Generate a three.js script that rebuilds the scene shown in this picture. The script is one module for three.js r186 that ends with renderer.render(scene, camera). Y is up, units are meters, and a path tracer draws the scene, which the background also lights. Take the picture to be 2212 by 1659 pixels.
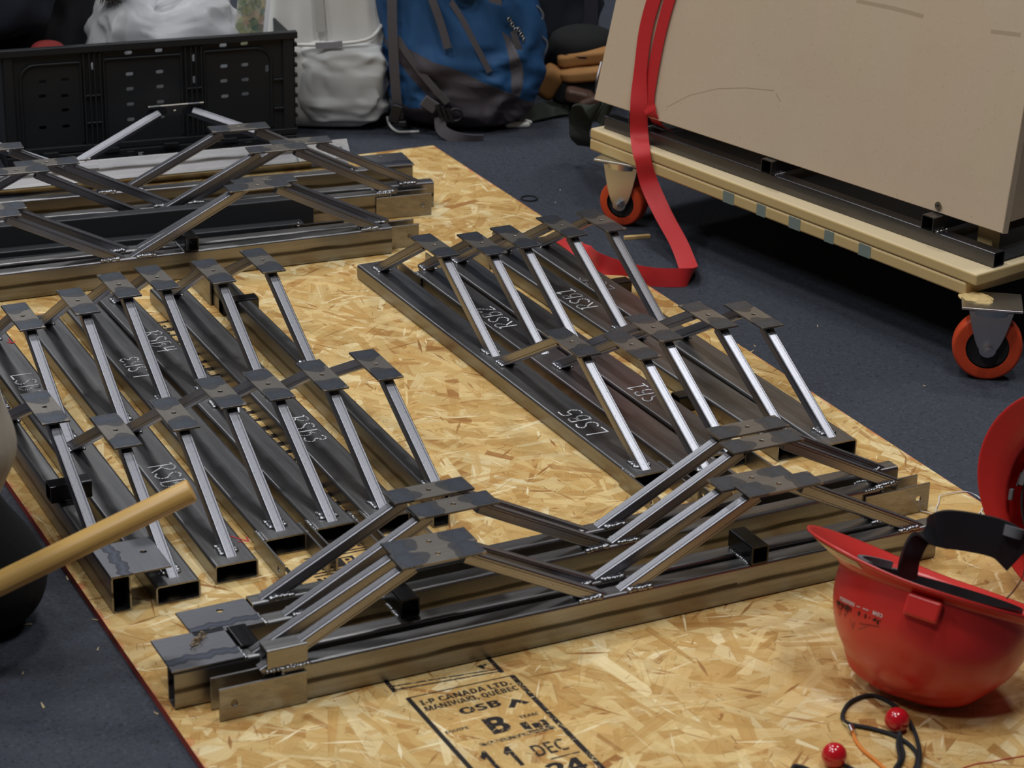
import * as THREE from 'three';
import { RoundedBoxGeometry } from 'three/addons/geometries/RoundedBoxGeometry.js';
import { mergeGeometries, mergeVertices } from 'three/addons/utils/BufferGeometryUtils.js';
import { ImprovedNoise } from 'three/addons/math/ImprovedNoise.js';
import { MarchingCubes } from 'three/addons/objects/MarchingCubes.js';
import { RectAreaLightUniformsLib } from 'three/addons/lights/RectAreaLightUniformsLib.js';

// ---------------------------------------------------------------- camera, light, exposure
const scene = new THREE.Scene();
const renderer = new THREE.WebGLRenderer({ antialias: true });
renderer.toneMapping = THREE.LinearToneMapping;
renderer.toneMappingExposure = 1.12;
renderer.shadowMap.enabled = true;
RectAreaLightUniformsLib.init();
const W = 2212, H = 1659, FPX = 5043.34;
const CAM = { yaw: 0.47279, tilt: 0.39984, roll: 0.02327, pos: new THREE.Vector3(-0.71881, 1.41531, 4.17025) };
const fw = new THREE.Vector3(Math.sin(CAM.yaw) * Math.cos(CAM.tilt), -Math.sin(CAM.tilt), -Math.cos(CAM.yaw) * Math.cos(CAM.tilt));
const rt0 = new THREE.Vector3(Math.cos(CAM.yaw), 0, Math.sin(CAM.yaw));
const up0 = new THREE.Vector3().crossVectors(rt0, fw);
const rt = rt0.clone().multiplyScalar(Math.cos(CAM.roll)).addScaledVector(up0, Math.sin(CAM.roll));
const up = up0.clone().multiplyScalar(Math.cos(CAM.roll)).addScaledVector(rt0, -Math.sin(CAM.roll));
const camera = new THREE.PerspectiveCamera(2 * Math.atan(H / 2 / FPX) * 180 / Math.PI, W / H, 0.1, 60);
camera.position.copy(CAM.pos);
camera.up.copy(up);
camera.lookAt(CAM.pos.clone().add(fw));
camera.focus = 3.55;
camera.userData.fStop = 9;
const HALL = { x0: -6.5, x1: 8.5, z0: -8, z1: 10.5, top: 5.2 };
const LAMPS = [[-0.9, 1.5], [1.0, 3.0], [3.9, 1.0], [1.2, -1.3], [-2.2, 3.6], [-1.2, -1.3], [-3.6, 0.4], [1, -6]].map(([x, z]) => [x, z, 0.62, 0.62]);   // compact high bay lamps: the shadows under the dolly are crisp
const LAMP_POWER = 40, LAMP_COLOR = new THREE.Color(0.97, 0.985, 1.0);
const FL = -0.011;   // hall floor; the top of the chipboard sheet is y = 0

// ---------------------------------------------------------------- helpers
let seedN = 12345;
function seed(n) { seedN = n >>> 0; }
function rnd() { seedN = (seedN + 0x6d2b79f5) | 0; let t = Math.imul(seedN ^ (seedN >>> 15), 1 | seedN); t = (t + Math.imul(t ^ (t >>> 7), 61 | t)) ^ t; return ((t ^ (t >>> 14)) >>> 0) / 4294967296; }
const R = (a, b) => a + (b - a) * rnd();
const V = (x, y, z) => new THREE.Vector3(x, y, z);
const noise = new ImprovedNoise();
function rayOf(px, py) { return fw.clone().addScaledVector(rt, (px - W / 2) / FPX).addScaledVector(up, -(py - H / 2) / FPX); }
function at(px, py, y = 0) { const d = rayOf(px, py); return CAM.pos.clone().addScaledVector(d, (y - CAM.pos.y) / d.y); }       // pixel -> point at height y
function atZ(px, py, z) { const d = rayOf(px, py); return CAM.pos.clone().addScaledVector(d, (z - CAM.pos.z) / d.z); }          // pixel -> point on the plane z
const taken = new Map();
function numbered(n) { const k = taken.get(n) || 0; taken.set(n, k + 1); return k ? n + '_' + String(k).padStart(3, '0') : n; }
function tag(o, label, category, group, kind) { o.userData.label = label; o.userData.category = category; if (group) o.userData.group = group; if (kind) o.userData.kind = kind; return o; }
function thing(name, label, category, pos = [0, 0, 0], turn = 0, group) {
  const o = new THREE.Group(); o.name = numbered(name); o.position.set(...pos); o.rotation.y = turn; scene.add(o); return tag(o, label, category, group);
}
function part(name, geo, mat, parent, label) {
  const m = new THREE.Mesh(geo, mat); m.name = name; m.castShadow = m.receiveShadow = true; parent.add(m); if (label) m.userData.label = label; return m;
}
function solo(name, geo, mat, label, category, group) { const m = part(numbered(name), geo, mat, scene); return tag(m, label, category, group); }
function struct(name, geo, mat, parent = scene) { const m = part(name, geo, mat, parent); if (parent === scene) m.userData.kind = 'structure'; return m; }
function canvasTex(w, h, draw, srgb = true, wrap = true) {
  const c = document.createElement('canvas'); c.width = w; c.height = h; draw(c.getContext('2d'), w, h);
  const t = new THREE.CanvasTexture(c); if (srgb) t.colorSpace = THREE.SRGBColorSpace; if (wrap) t.wrapS = t.wrapT = THREE.RepeatWrapping; t.magFilter = THREE.LinearFilter; return t;
}
const rgb = (r, g, b, a = 1) => `rgba(${r | 0},${g | 0},${b | 0},${a})`;
const std = (o) => new THREE.MeshPhysicalMaterial(o);
const box = (w, h, d, r = 0.001, s = 1) => new RoundedBoxGeometry(w, h, d, s, Math.min(r, w / 2.01, h / 2.01, d / 2.01));
const moved = (g, x = 0, y = 0, z = 0) => g.translate(x, y, z);
function merge(list) { return mergeGeometries(list.map((g) => { const q = g.index ? g.toNonIndexed() : g; for (const k of Object.keys(q.attributes)) if (!['position', 'normal', 'uv'].includes(k)) q.deleteAttribute(k); return q; })); }

// hollow rectangular tube along +x, x from 0 to len, centred on y and z; uv = (metres along, fraction around)
function tubeGeo(len, h, w, wall = 0.0021, r = 0.004, closed = false) {
  // angle 0 = +y, 90 degrees = +z : rebuild with y = cos, z = sin, corners in order (+y,+z), (-y,+z), (-y,-z), (+y,-z)
  const mk = (hh, ww, rr) => {
    const pts = [], S = 4;
    const C = [[1, 1, 0], [-1, 1, 1], [-1, -1, 2], [1, -1, 3]];
    for (const [sy, sz, q] of C) for (let i = 0; i < S; i++) {
      const a = q * Math.PI / 2 + (Math.PI / 2) * i / (S - 1);
      pts.push([sy * (hh - rr) + rr * Math.cos(a), sz * (ww - rr) + rr * Math.sin(a), Math.cos(a), Math.sin(a)]);
    }
    return pts;
  };
  const O = mk(h / 2, w / 2, r), I = mk(h / 2 - wall, w / 2 - wall, Math.max(0.0004, r - wall)), n = O.length;
  const pos = [], nor = [], uv = [];
  const per = [0]; for (let i = 0; i < n; i++) { const a = O[i], b = O[(i + 1) % n]; per.push(per[i] + Math.hypot(a[0] - b[0], a[1] - b[1])); }
  const P = per[n];
  const quad = (a, b, c, d) => { for (const q of [a, c, b, a, d, c]) { pos.push(q[0], q[1], q[2]); nor.push(q[3], q[4], q[5]); uv.push(q[6], q[7]); } };
  for (let i = 0; i < n; i++) {
    const a = O[i], b = O[(i + 1) % n], va = per[i] / P, vb = per[i + 1] / P;
    quad([0, a[0], a[1], 0, a[2], a[3], 0, va], [len, a[0], a[1], 0, a[2], a[3], len, va], [len, b[0], b[1], 0, b[2], b[3], len, vb], [0, b[0], b[1], 0, b[2], b[3], 0, vb]);
    if (!closed) {
      const c = I[i], d = I[(i + 1) % n];
      quad([0, c[0], c[1], 0, -c[2], -c[3], 0, va], [0, d[0], d[1], 0, -d[2], -d[3], 0, vb], [len, d[0], d[1], 0, -d[2], -d[3], len, vb], [len, c[0], c[1], 0, -c[2], -c[3], len, va]);
      quad([0, a[0], a[1], -1, 0, 0, 0, va], [0, b[0], b[1], -1, 0, 0, 0.002, vb], [0, d[0], d[1], -1, 0, 0, 0.004, vb], [0, c[0], c[1], -1, 0, 0, 0.002, va]);
      quad([len, a[0], a[1], 1, 0, 0, len, va], [len, c[0], c[1], 1, 0, 0, len, va], [len, d[0], d[1], 1, 0, 0, len, vb], [len, b[0], b[1], 1, 0, 0, len, vb]);
    } else {
      for (const [x, s] of [[0, -1], [len, 1]]) for (const q of s > 0 ? [a, b, null] : [b, a, null]) { pos.push(x, q ? q[0] : 0, q ? q[1] : 0); nor.push(s, 0, 0); uv.push(x, va); }
    }
  }
  const g = new THREE.BufferGeometry();
  g.setAttribute('position', new THREE.Float32BufferAttribute(pos, 3)); g.setAttribute('normal', new THREE.Float32BufferAttribute(nor, 3)); g.setAttribute('uv', new THREE.Float32BufferAttribute(uv, 2));
  return g;
}
// flat plate len (x) by wid (z), thickness t, top at y = t, round holes [[x, z, r]]; uv 0..1 over the plate
function plateGeo(len, wid, t, holes = [], bevel = 0.0004) {
  const s = new THREE.Shape(); s.moveTo(-len / 2, -wid / 2); s.lineTo(len / 2, -wid / 2); s.lineTo(len / 2, wid / 2); s.lineTo(-len / 2, wid / 2); s.closePath();
  for (const [x, y, r] of holes) { const p = new THREE.Path(); p.absarc(x, y, r, 0, Math.PI * 2, true); s.holes.push(p); }
  const g = new THREE.ExtrudeGeometry(s, { depth: t - 2 * bevel, bevelEnabled: true, bevelSize: bevel, bevelThickness: bevel, bevelSegments: 1, bevelOffset: -bevel, curveSegments: 14 });
  g.translate(0, 0, bevel);
  const p = g.attributes.position, u = g.attributes.uv;
  for (let i = 0; i < p.count; i++) u.setXY(i, p.getX(i) / len + 0.5, p.getY(i) / wid + 0.5);
  g.rotateX(-Math.PI / 2);
  return g;
}
// lumpy weld bead along a polyline
function weldGeo(pts, r, step = 0.0042) {
  const list = [];
  for (let i = 0; i + 1 < pts.length; i++) {
    const a = pts[i], b = pts[i + 1], n = Math.max(1, Math.round(a.distanceTo(b) / step));
    for (let k = 0; k <= n; k++) {
      const q = a.clone().lerp(b, k / n), g = new THREE.IcosahedronGeometry(r * R(0.75, 1.15), 1);
      g.scale(R(0.9, 1.25), R(0.7, 1), R(0.9, 1.25)); g.rotateY(R(0, 6)); g.translate(q.x + R(-1, 1) * r * 0.2, q.y + R(-1, 1) * r * 0.12, q.z + R(-1, 1) * r * 0.2); list.push(g);
    }
  }
  const g = merge(list.map((q) => { q.deleteAttribute('normal'); q.deleteAttribute('uv'); const w = mergeVertices(q, 1e-6); w.computeVertexNormals(); const z = w.toNonIndexed(); z.setAttribute('uv', new THREE.Float32BufferAttribute(new Float32Array(z.attributes.position.count * 2), 2)); return z; }));
  return g;
}
// ribbon of width w and thickness t through points; side = width direction at each point
function ribbonGeo(pts, sides, w, t = 0.0012, n = 60, tension = 0.5) {
  const curve = new THREE.CatmullRomCurve3(pts, false, 'catmullrom', tension), sc = new THREE.CatmullRomCurve3(sides, false, 'catmullrom', tension);
  const pos = [], uv = [], idx = []; let L = 0, prev = null;
  for (let i = 0; i <= n; i++) {
    const s = i / n, c = curve.getPoint(s), tn = curve.getTangent(s), sd = sc.getPoint(s); sd.addScaledVector(tn, -sd.dot(tn)).normalize();
    const nn = new THREE.Vector3().crossVectors(tn, sd).normalize(); const ww = typeof w === 'function' ? w(s) : w; if (prev) L += prev.distanceTo(c); prev = c;
    for (const [a, b] of [[-1, 1], [1, 1], [1, -1], [-1, -1]]) { const q = c.clone().addScaledVector(sd, a * ww / 2).addScaledVector(nn, b * t / 2); pos.push(q.x, q.y, q.z); uv.push(L, a * 0.5 + 0.5); }
    if (i) for (let k = 0; k < 4; k++) { const a = (i - 1) * 4 + k, b = (i - 1) * 4 + (k + 1) % 4, c2 = i * 4 + (k + 1) % 4, d = i * 4 + k; idx.push(a, b, c2, a, c2, d); }
  }
  idx.push(0, 2, 1, 0, 3, 2, n * 4, n * 4 + 1, n * 4 + 2, n * 4, n * 4 + 2, n * 4 + 3);
  let g = new THREE.BufferGeometry(); g.setAttribute('position', new THREE.Float32BufferAttribute(pos, 3)); g.setAttribute('uv', new THREE.Float32BufferAttribute(uv, 2)); g.setIndex(idx); g = g.toNonIndexed(); g.computeVertexNormals(); return smoothAlong(g);
}
function smoothAlong(g) {   // average normals of coincident points whose faces nearly agree
  const p = g.attributes.position, n = g.attributes.normal, m = new Map(), key = (i) => `${Math.round(p.getX(i) * 1e5)},${Math.round(p.getY(i) * 1e5)},${Math.round(p.getZ(i) * 1e5)}`;
  for (let i = 0; i < p.count; i++) { const k = key(i); if (!m.has(k)) m.set(k, []); m.get(k).push(i); }
  const out = new Float32Array(p.count * 3);
  for (const l of m.values()) for (const i of l) { let x = 0, y = 0, z = 0; for (const j of l) { const d = n.getX(i) * n.getX(j) + n.getY(i) * n.getY(j) + n.getZ(i) * n.getZ(j); if (d > 0.6) { x += n.getX(j); y += n.getY(j); z += n.getZ(j); } } const q = Math.hypot(x, y, z) || 1; out.set([x / q, y / q, z / q], i * 3); }
  g.setAttribute('normal', new THREE.BufferAttribute(out, 3)); return g;
}
const cord = (pts, r, n = 80, closed = false, t = 0.5) => new THREE.TubeGeometry(new THREE.CatmullRomCurve3(pts, closed, 'catmullrom', t), n, r, 8, closed);

// ---------------------------------------------------------------- textures and materials
function speckle(g, w, h, n, a, b, alpha, s0, s1) { for (let i = 0; i < n; i++) { const k = R(a, b); g.fillStyle = rgb(k, k, k, alpha); const s = R(s0, s1); g.fillRect(R(0, w), R(0, h), s, s); } }
seed(7);
const steelTex = canvasTex(1024, 512, (g, w, h) => {
  g.fillStyle = rgb(158, 158, 160); g.fillRect(0, 0, w, h);
  for (let i = 0; i < 420; i++) { const k = R(95, 215); g.fillStyle = rgb(k, k * R(0.97, 1), k * R(0.95, 1.03), R(0.03, 0.13)); g.fillRect(R(-300, w), R(0, h), R(200, 900), R(2, 26)); }
  for (let i = 0; i < 60; i++) { const k = R(80, 225); g.fillStyle = rgb(k, k * 0.98, k * 0.97, R(0.04, 0.1)); g.beginPath(); g.ellipse(R(0, w), R(0, h), R(60, 260), R(14, 60), R(-0.15, 0.15), 0, 7); g.fill(); }
  for (let i = 0; i < 90; i++) { const k = R(60, 120); g.fillStyle = rgb(k, k * 0.98, k * 0.95, R(0.03, 0.08)); g.beginPath(); g.ellipse(R(0, w), R(0, h), R(20, 130), R(6, 30), 0, 0, 7); g.fill(); }
  speckle(g, w, h, 500, 200, 250, 0.35, 1, 2.2); speckle(g, w, h, 500, 20, 60, 0.35, 1, 2.5);
  for (let i = 0; i < 40; i++) { g.strokeStyle = rgb(230, 230, 235, R(0.05, 0.2)); g.lineWidth = R(0.5, 1.2); const x = R(0, w), y = R(0, h); g.beginPath(); g.moveTo(x, y); g.lineTo(x + R(-60, 60), y + R(-20, 20)); g.stroke(); }
});
const webTex = canvasTex(1024, 256, (g, w, h) => {      // drawn bar: fine lines run along it
  g.fillStyle = rgb(176, 176, 180); g.fillRect(0, 0, w, h);
  for (let i = 0; i < 130; i++) { const k = R(80, 235), y = R(0, h); g.fillStyle = rgb(k, k, k + 3, R(0.08, 0.35)); g.fillRect(R(-500, 200), y, R(600, 1600), R(0.8, 4.5)); }
  for (const v of [0.03, 0.22, 0.28, 0.47, 0.53, 0.72, 0.78, 0.97]) { g.fillStyle = rgb(70, 70, 74, 0.55); g.fillRect(0, v * h - 3, w, 6); }
  for (let i = 0; i < 260; i++) { const k = R(30, 80); g.fillStyle = rgb(k, k, k, 0.6); const q = R(1, 4); g.fillRect(R(0, w), R(0, h), q, q * 1.3); }
});
webTex.repeat.set(1 / 0.25, 1);
const seamTex = canvasTex(1024, 512, (g, w, h) => {     // the same mill finish with the dark seam stripe of the tube along both wide faces
  g.drawImage(steelTex.image, 0, 0);
  for (const y of [0.29, 0.79]) for (let x = 0; x < w; x += 4) { const k = noise.noise(x * 0.011, y * 40, 2); g.fillStyle = rgb(30, 26, 22, 0.5 + 0.12 * k); g.fillRect(x, h * y + k * 4, 4, h * (0.040 + 0.01 * k)); g.fillStyle = rgb(30, 26, 22, 0.22); g.fillRect(x, h * (y - 0.012) + k * 4, 4, h * 0.064); }
});
const scuffTex = canvasTex(512, 512, (g, w, h) => { g.fillStyle = rgb(120, 120, 120); g.fillRect(0, 0, w, h); for (let i = 0; i < 300; i++) { const k = R(80, 175); g.fillStyle = rgb(k, k, k, R(0.04, 0.16)); g.fillRect(R(-100, w), R(0, h), R(60, 400), R(1, 14)); } speckle(g, w, h, 600, 60, 220, 0.3, 1, 3); }, false);
for (const t of [steelTex, seamTex, scuffTex]) t.repeat.set(1 / 0.62, 1);
const steel = { metalness: 1, roughness: 0.78, roughnessMap: scuffTex };
const M = {};
M.chord = std({ color: new THREE.Color(0.86, 0.855, 0.86), map: steelTex, ...steel });
M.chordSeam = std({ color: new THREE.Color(0.88, 0.87, 0.86), map: seamTex, ...steel });
M.chordRed = std({ color: new THREE.Color(0.8, 0.79, 0.79), map: null, ...steel });
M.web = std({ color: new THREE.Color(0.8, 0.8, 0.83), map: webTex, metalness: 1, roughness: 0.8, roughnessMap: scuffTex });
M.weld = std({ color: new THREE.Color(0.34, 0.345, 0.36), metalness: 1, roughness: 0.3 });
M.tab = std({ color: new THREE.Color(0.95, 0.93, 0.9), map: steelTex, ...steel });
M.black = std({ color: new THREE.Color(0.03, 0.032, 0.036), metalness: 0.2, roughness: 0.42 });
M.rack = std({ color: new THREE.Color(0.42, 0.42, 0.44), map: steelTex, metalness: 1, roughness: 0.75, roughnessMap: scuffTex });
M.stub = std({ color: new THREE.Color(0.2, 0.2, 0.21), map: steelTex, metalness: 1, roughness: 0.6, roughnessMap: scuffTex });
function heatTex(k) {
  seed(500 + k * 31);
  return canvasTex(512, 192, (g, w, h) => {
    g.fillStyle = rgb(158, 152, 145); g.fillRect(0, 0, w, h);
    for (let i = 0; i < 60; i++) { const c = R(110, 190); g.fillStyle = rgb(c, c * 0.98, c * 0.94, 0.1); g.fillRect(R(-50, w), R(0, h), R(60, 300), R(3, 20)); }
    const blob = (x, y, rx, ry, f, s) => { g.beginPath(); const o = R(0, 9); for (let a = 0; a <= 40; a++) { const t = a / 40 * Math.PI * 2, q = 1 + 0.16 * Math.sin(3 * t + o) + 0.08 * Math.sin(5 * t + o * 2); const X = x + rx * q * Math.cos(t), Y = y + ry * q * Math.sin(t); a ? g.lineTo(X, Y) : g.moveTo(X, Y); } g.closePath(); g.fillStyle = f; g.fill(); if (s) { g.strokeStyle = s; g.lineWidth = 3; g.stroke(); } };
    for (const side of [0, 1]) {
      const cx = side ? w - 78 : 78;
      blob(cx, h / 2, 108 + R(-8, 8), h * 0.62, rgb(114, 114, 117, 1), rgb(132, 122, 110, 0.8));
      blob(cx + R(-8, 8), h * 0.28, 66, 44, rgb(104, 109, 118, 1), rgb(84, 86, 92, 0.9));
      blob(cx + R(-8, 8), h * 0.74, 66, 44, rgb(107, 111, 120, 1), rgb(84, 86, 92, 0.9));
      blob(cx + (side ? 14 : -14), h * 0.5, 34, 60, rgb(112, 116, 126, 0.7), null);
    }
    speckle(g, w, h, 240, 190, 245, 0.4, 1, 2.4); speckle(g, w, h, 200, 20, 60, 0.3, 1, 2.4);
  }, true, false);
}
M.plates = [0, 1, 2, 3, 4].map((k) => std({ color: new THREE.Color(0.98, 0.98, 0.98), map: heatTex(k), metalness: 1, roughness: 0.42 }));
M.endPlate = std({ color: new THREE.Color(0.85, 0.86, 0.88), metalness: 1, roughness: 0.4, map: canvasTex(512, 512, (g, w, h) => {
  g.fillStyle = rgb(150, 150, 154); g.fillRect(0, 0, w, h);
  for (let i = 0; i < 90; i++) { const c = R(110, 185); g.fillStyle = rgb(c, c, c + 4, 0.1); g.fillRect(R(-50, w), R(0, h), R(100, 400), R(4, 26)); }
  for (let x = 0; x < w; x += 3) { const y = h * 0.74 + 14 * Math.sin(x * 0.03) + 8 * Math.sin(x * 0.07); g.fillStyle = rgb(84, 88, 100, 0.7); g.fillRect(x, y - 46, 3, 92); g.fillStyle = rgb(124, 130, 144, 0.6); g.fillRect(x, y - 20, 3, 36); g.fillStyle = rgb(78, 74, 76, 0.7); g.fillRect(x, y + 44, 3, 8); g.fillRect(x, y - 52, 3, 7); }
  speckle(g, w, h, 200, 190, 240, 0.4, 1, 3);
}, true, false) });
// the tube that got rubbed with red paint
M.chordRed.map = canvasTex(1024, 512, (g, w, h) => { g.drawImage(steelTex.image, 0, 0); seed(88); for (let i = 0; i < 60; i++) { g.fillStyle = rgb(196, 78, 78, R(0.012, 0.034)); g.beginPath(); g.ellipse(R(w * 0.35, w * 0.78), R(0, h), R(30, 150), R(20, 90), 0, 0, 7); g.fill(); } });
M.chordRed.map.repeat.set(1, 1);
M.chalk = std({ color: new THREE.Color(0.93, 0.93, 0.96), roughness: 0.9 });
M.chalkRed = std({ color: new THREE.Color(0.42, 0.03, 0.03), roughness: 0.8 });
M.chalkFaint = std({ color: new THREE.Color(0.4, 0.4, 0.44), roughness: 0.9 });

// ---------------------------------------------------------------- hall
seed(21);
const rubberTex = canvasTex(1024, 1024, (g, w, h) => {
  g.fillStyle = rgb(58, 62, 72); g.fillRect(0, 0, w, h);
  for (let i = 0; i < 26000; i++) { const k = R(36, 84); g.fillStyle = rgb(k * 0.95, k, k * 1.13, 0.55); const s = R(1, 4.5); g.beginPath(); g.ellipse(R(0, w), R(0, h), s, s * R(0.4, 1), R(0, 3), 0, 7); g.fill(); }
  for (let i = 0; i < 900; i++) { const k = R(110, 200); g.fillStyle = rgb(k, k, k * 0.98, R(0.25, 0.7)); const s = R(0.6, 1.7); g.fillRect(R(0, w), R(0, h), s, s * R(0.6, 1.6)); }
  for (let i = 0; i < 60; i++) { g.strokeStyle = rgb(140, 140, 145, 0.25); g.lineWidth = 1; const x = R(0, w), y = R(0, h); g.beginPath(); g.moveTo(x, y); g.lineTo(x + R(-16, 16), y + R(-16, 16)); g.stroke(); }
});
const rubberBump = canvasTex(512, 512, (g, w, h) => { g.fillStyle = rgb(128, 128, 128); g.fillRect(0, 0, w, h); for (let i = 0; i < 9000; i++) { const k = R(60, 200); g.fillStyle = rgb(k, k, k, 0.5); g.fillRect(R(0, w), R(0, h), R(1, 5), R(1, 5)); } }, false);
rubberTex.repeat.set(1 / 0.6, 1 / 0.6); rubberBump.repeat.set(1 / 0.3, 1 / 0.3);
M.rubber = std({ map: rubberTex, roughness: 0.72, bumpMap: rubberBump, bumpScale: 0.0012, specularIntensity: 0.6 });
function slab(x0, x1, y0, y1, z0, z1) { const g = new THREE.BoxGeometry(x1 - x0, y1 - y0, z1 - z0); g.translate((x0 + x1) / 2, (y0 + y1) / 2, (z0 + z1) / 2); const p = g.attributes.position, n = g.attributes.normal, u = g.attributes.uv; for (let i = 0; i < p.count; i++) { Math.abs(n.getY(i)) > 0.5 ? u.setXY(i, p.getX(i), p.getZ(i)) : Math.abs(n.getX(i)) > 0.5 ? u.setXY(i, p.getZ(i), p.getY(i)) : u.setXY(i, p.getX(i), p.getY(i)); } return g; }
M.wall = std({ color: new THREE.Color(0.16, 0.165, 0.18), roughness: 0.9 });
M.wallPale = std({ color: new THREE.Color(0.3, 0.3, 0.3), roughness: 0.9 });
M.ceil = std({ color: new THREE.Color(0.1, 0.1, 0.105), roughness: 0.95 });
struct('floor', slab(HALL.x0, HALL.x1, FL - 0.1, FL, HALL.z0, HALL.z1), M.rubber);
struct('ceiling', slab(HALL.x0, HALL.x1, HALL.top, HALL.top + 0.1, HALL.z0, HALL.z1), M.ceil);
struct('wall_back', slab(HALL.x0, HALL.x1, FL, HALL.top, HALL.z0 - 0.1, HALL.z0), M.wall);
struct('wall_front', slab(HALL.x0, HALL.x1, FL, HALL.top, HALL.z1, HALL.z1 + 0.1), M.wallPale);
struct('wall_left', slab(HALL.x0 - 0.1, HALL.x0, FL, HALL.top, HALL.z0, HALL.z1), M.wallPale);
struct('wall_right', slab(HALL.x1, HALL.x1 + 0.1, FL, HALL.top, HALL.z0, HALL.z1), M.wall);
M.glow = std({ color: 0xffffff, emissive: LAMP_COLOR, emissiveIntensity: 1.0, roughness: 0.6 });
M.lampBody = std({ color: new THREE.Color(0.6, 0.6, 0.6), roughness: 0.5 });
for (const [x, z, w, d] of LAMPS) {
  const t = thing('ceiling_light', 'square white lamp fixed under the dark hall ceiling', 'light', [x, HALL.top - 0.06, z], 0, 'lamps under the hall ceiling');
  part('housing', moved(box(w + 0.06, 0.06, d + 0.06, 0.005), 0, 0.03, 0), M.lampBody, t);
  part('diffuser', moved(new THREE.BoxGeometry(w, 0.01, d), 0, -0.005, 0), M.glow, t);
  const l = new THREE.RectAreaLight(LAMP_COLOR, LAMP_POWER, w, d); l.position.set(0, -0.015, 0); l.rotation.x = -Math.PI / 2; t.add(l);
}

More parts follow.
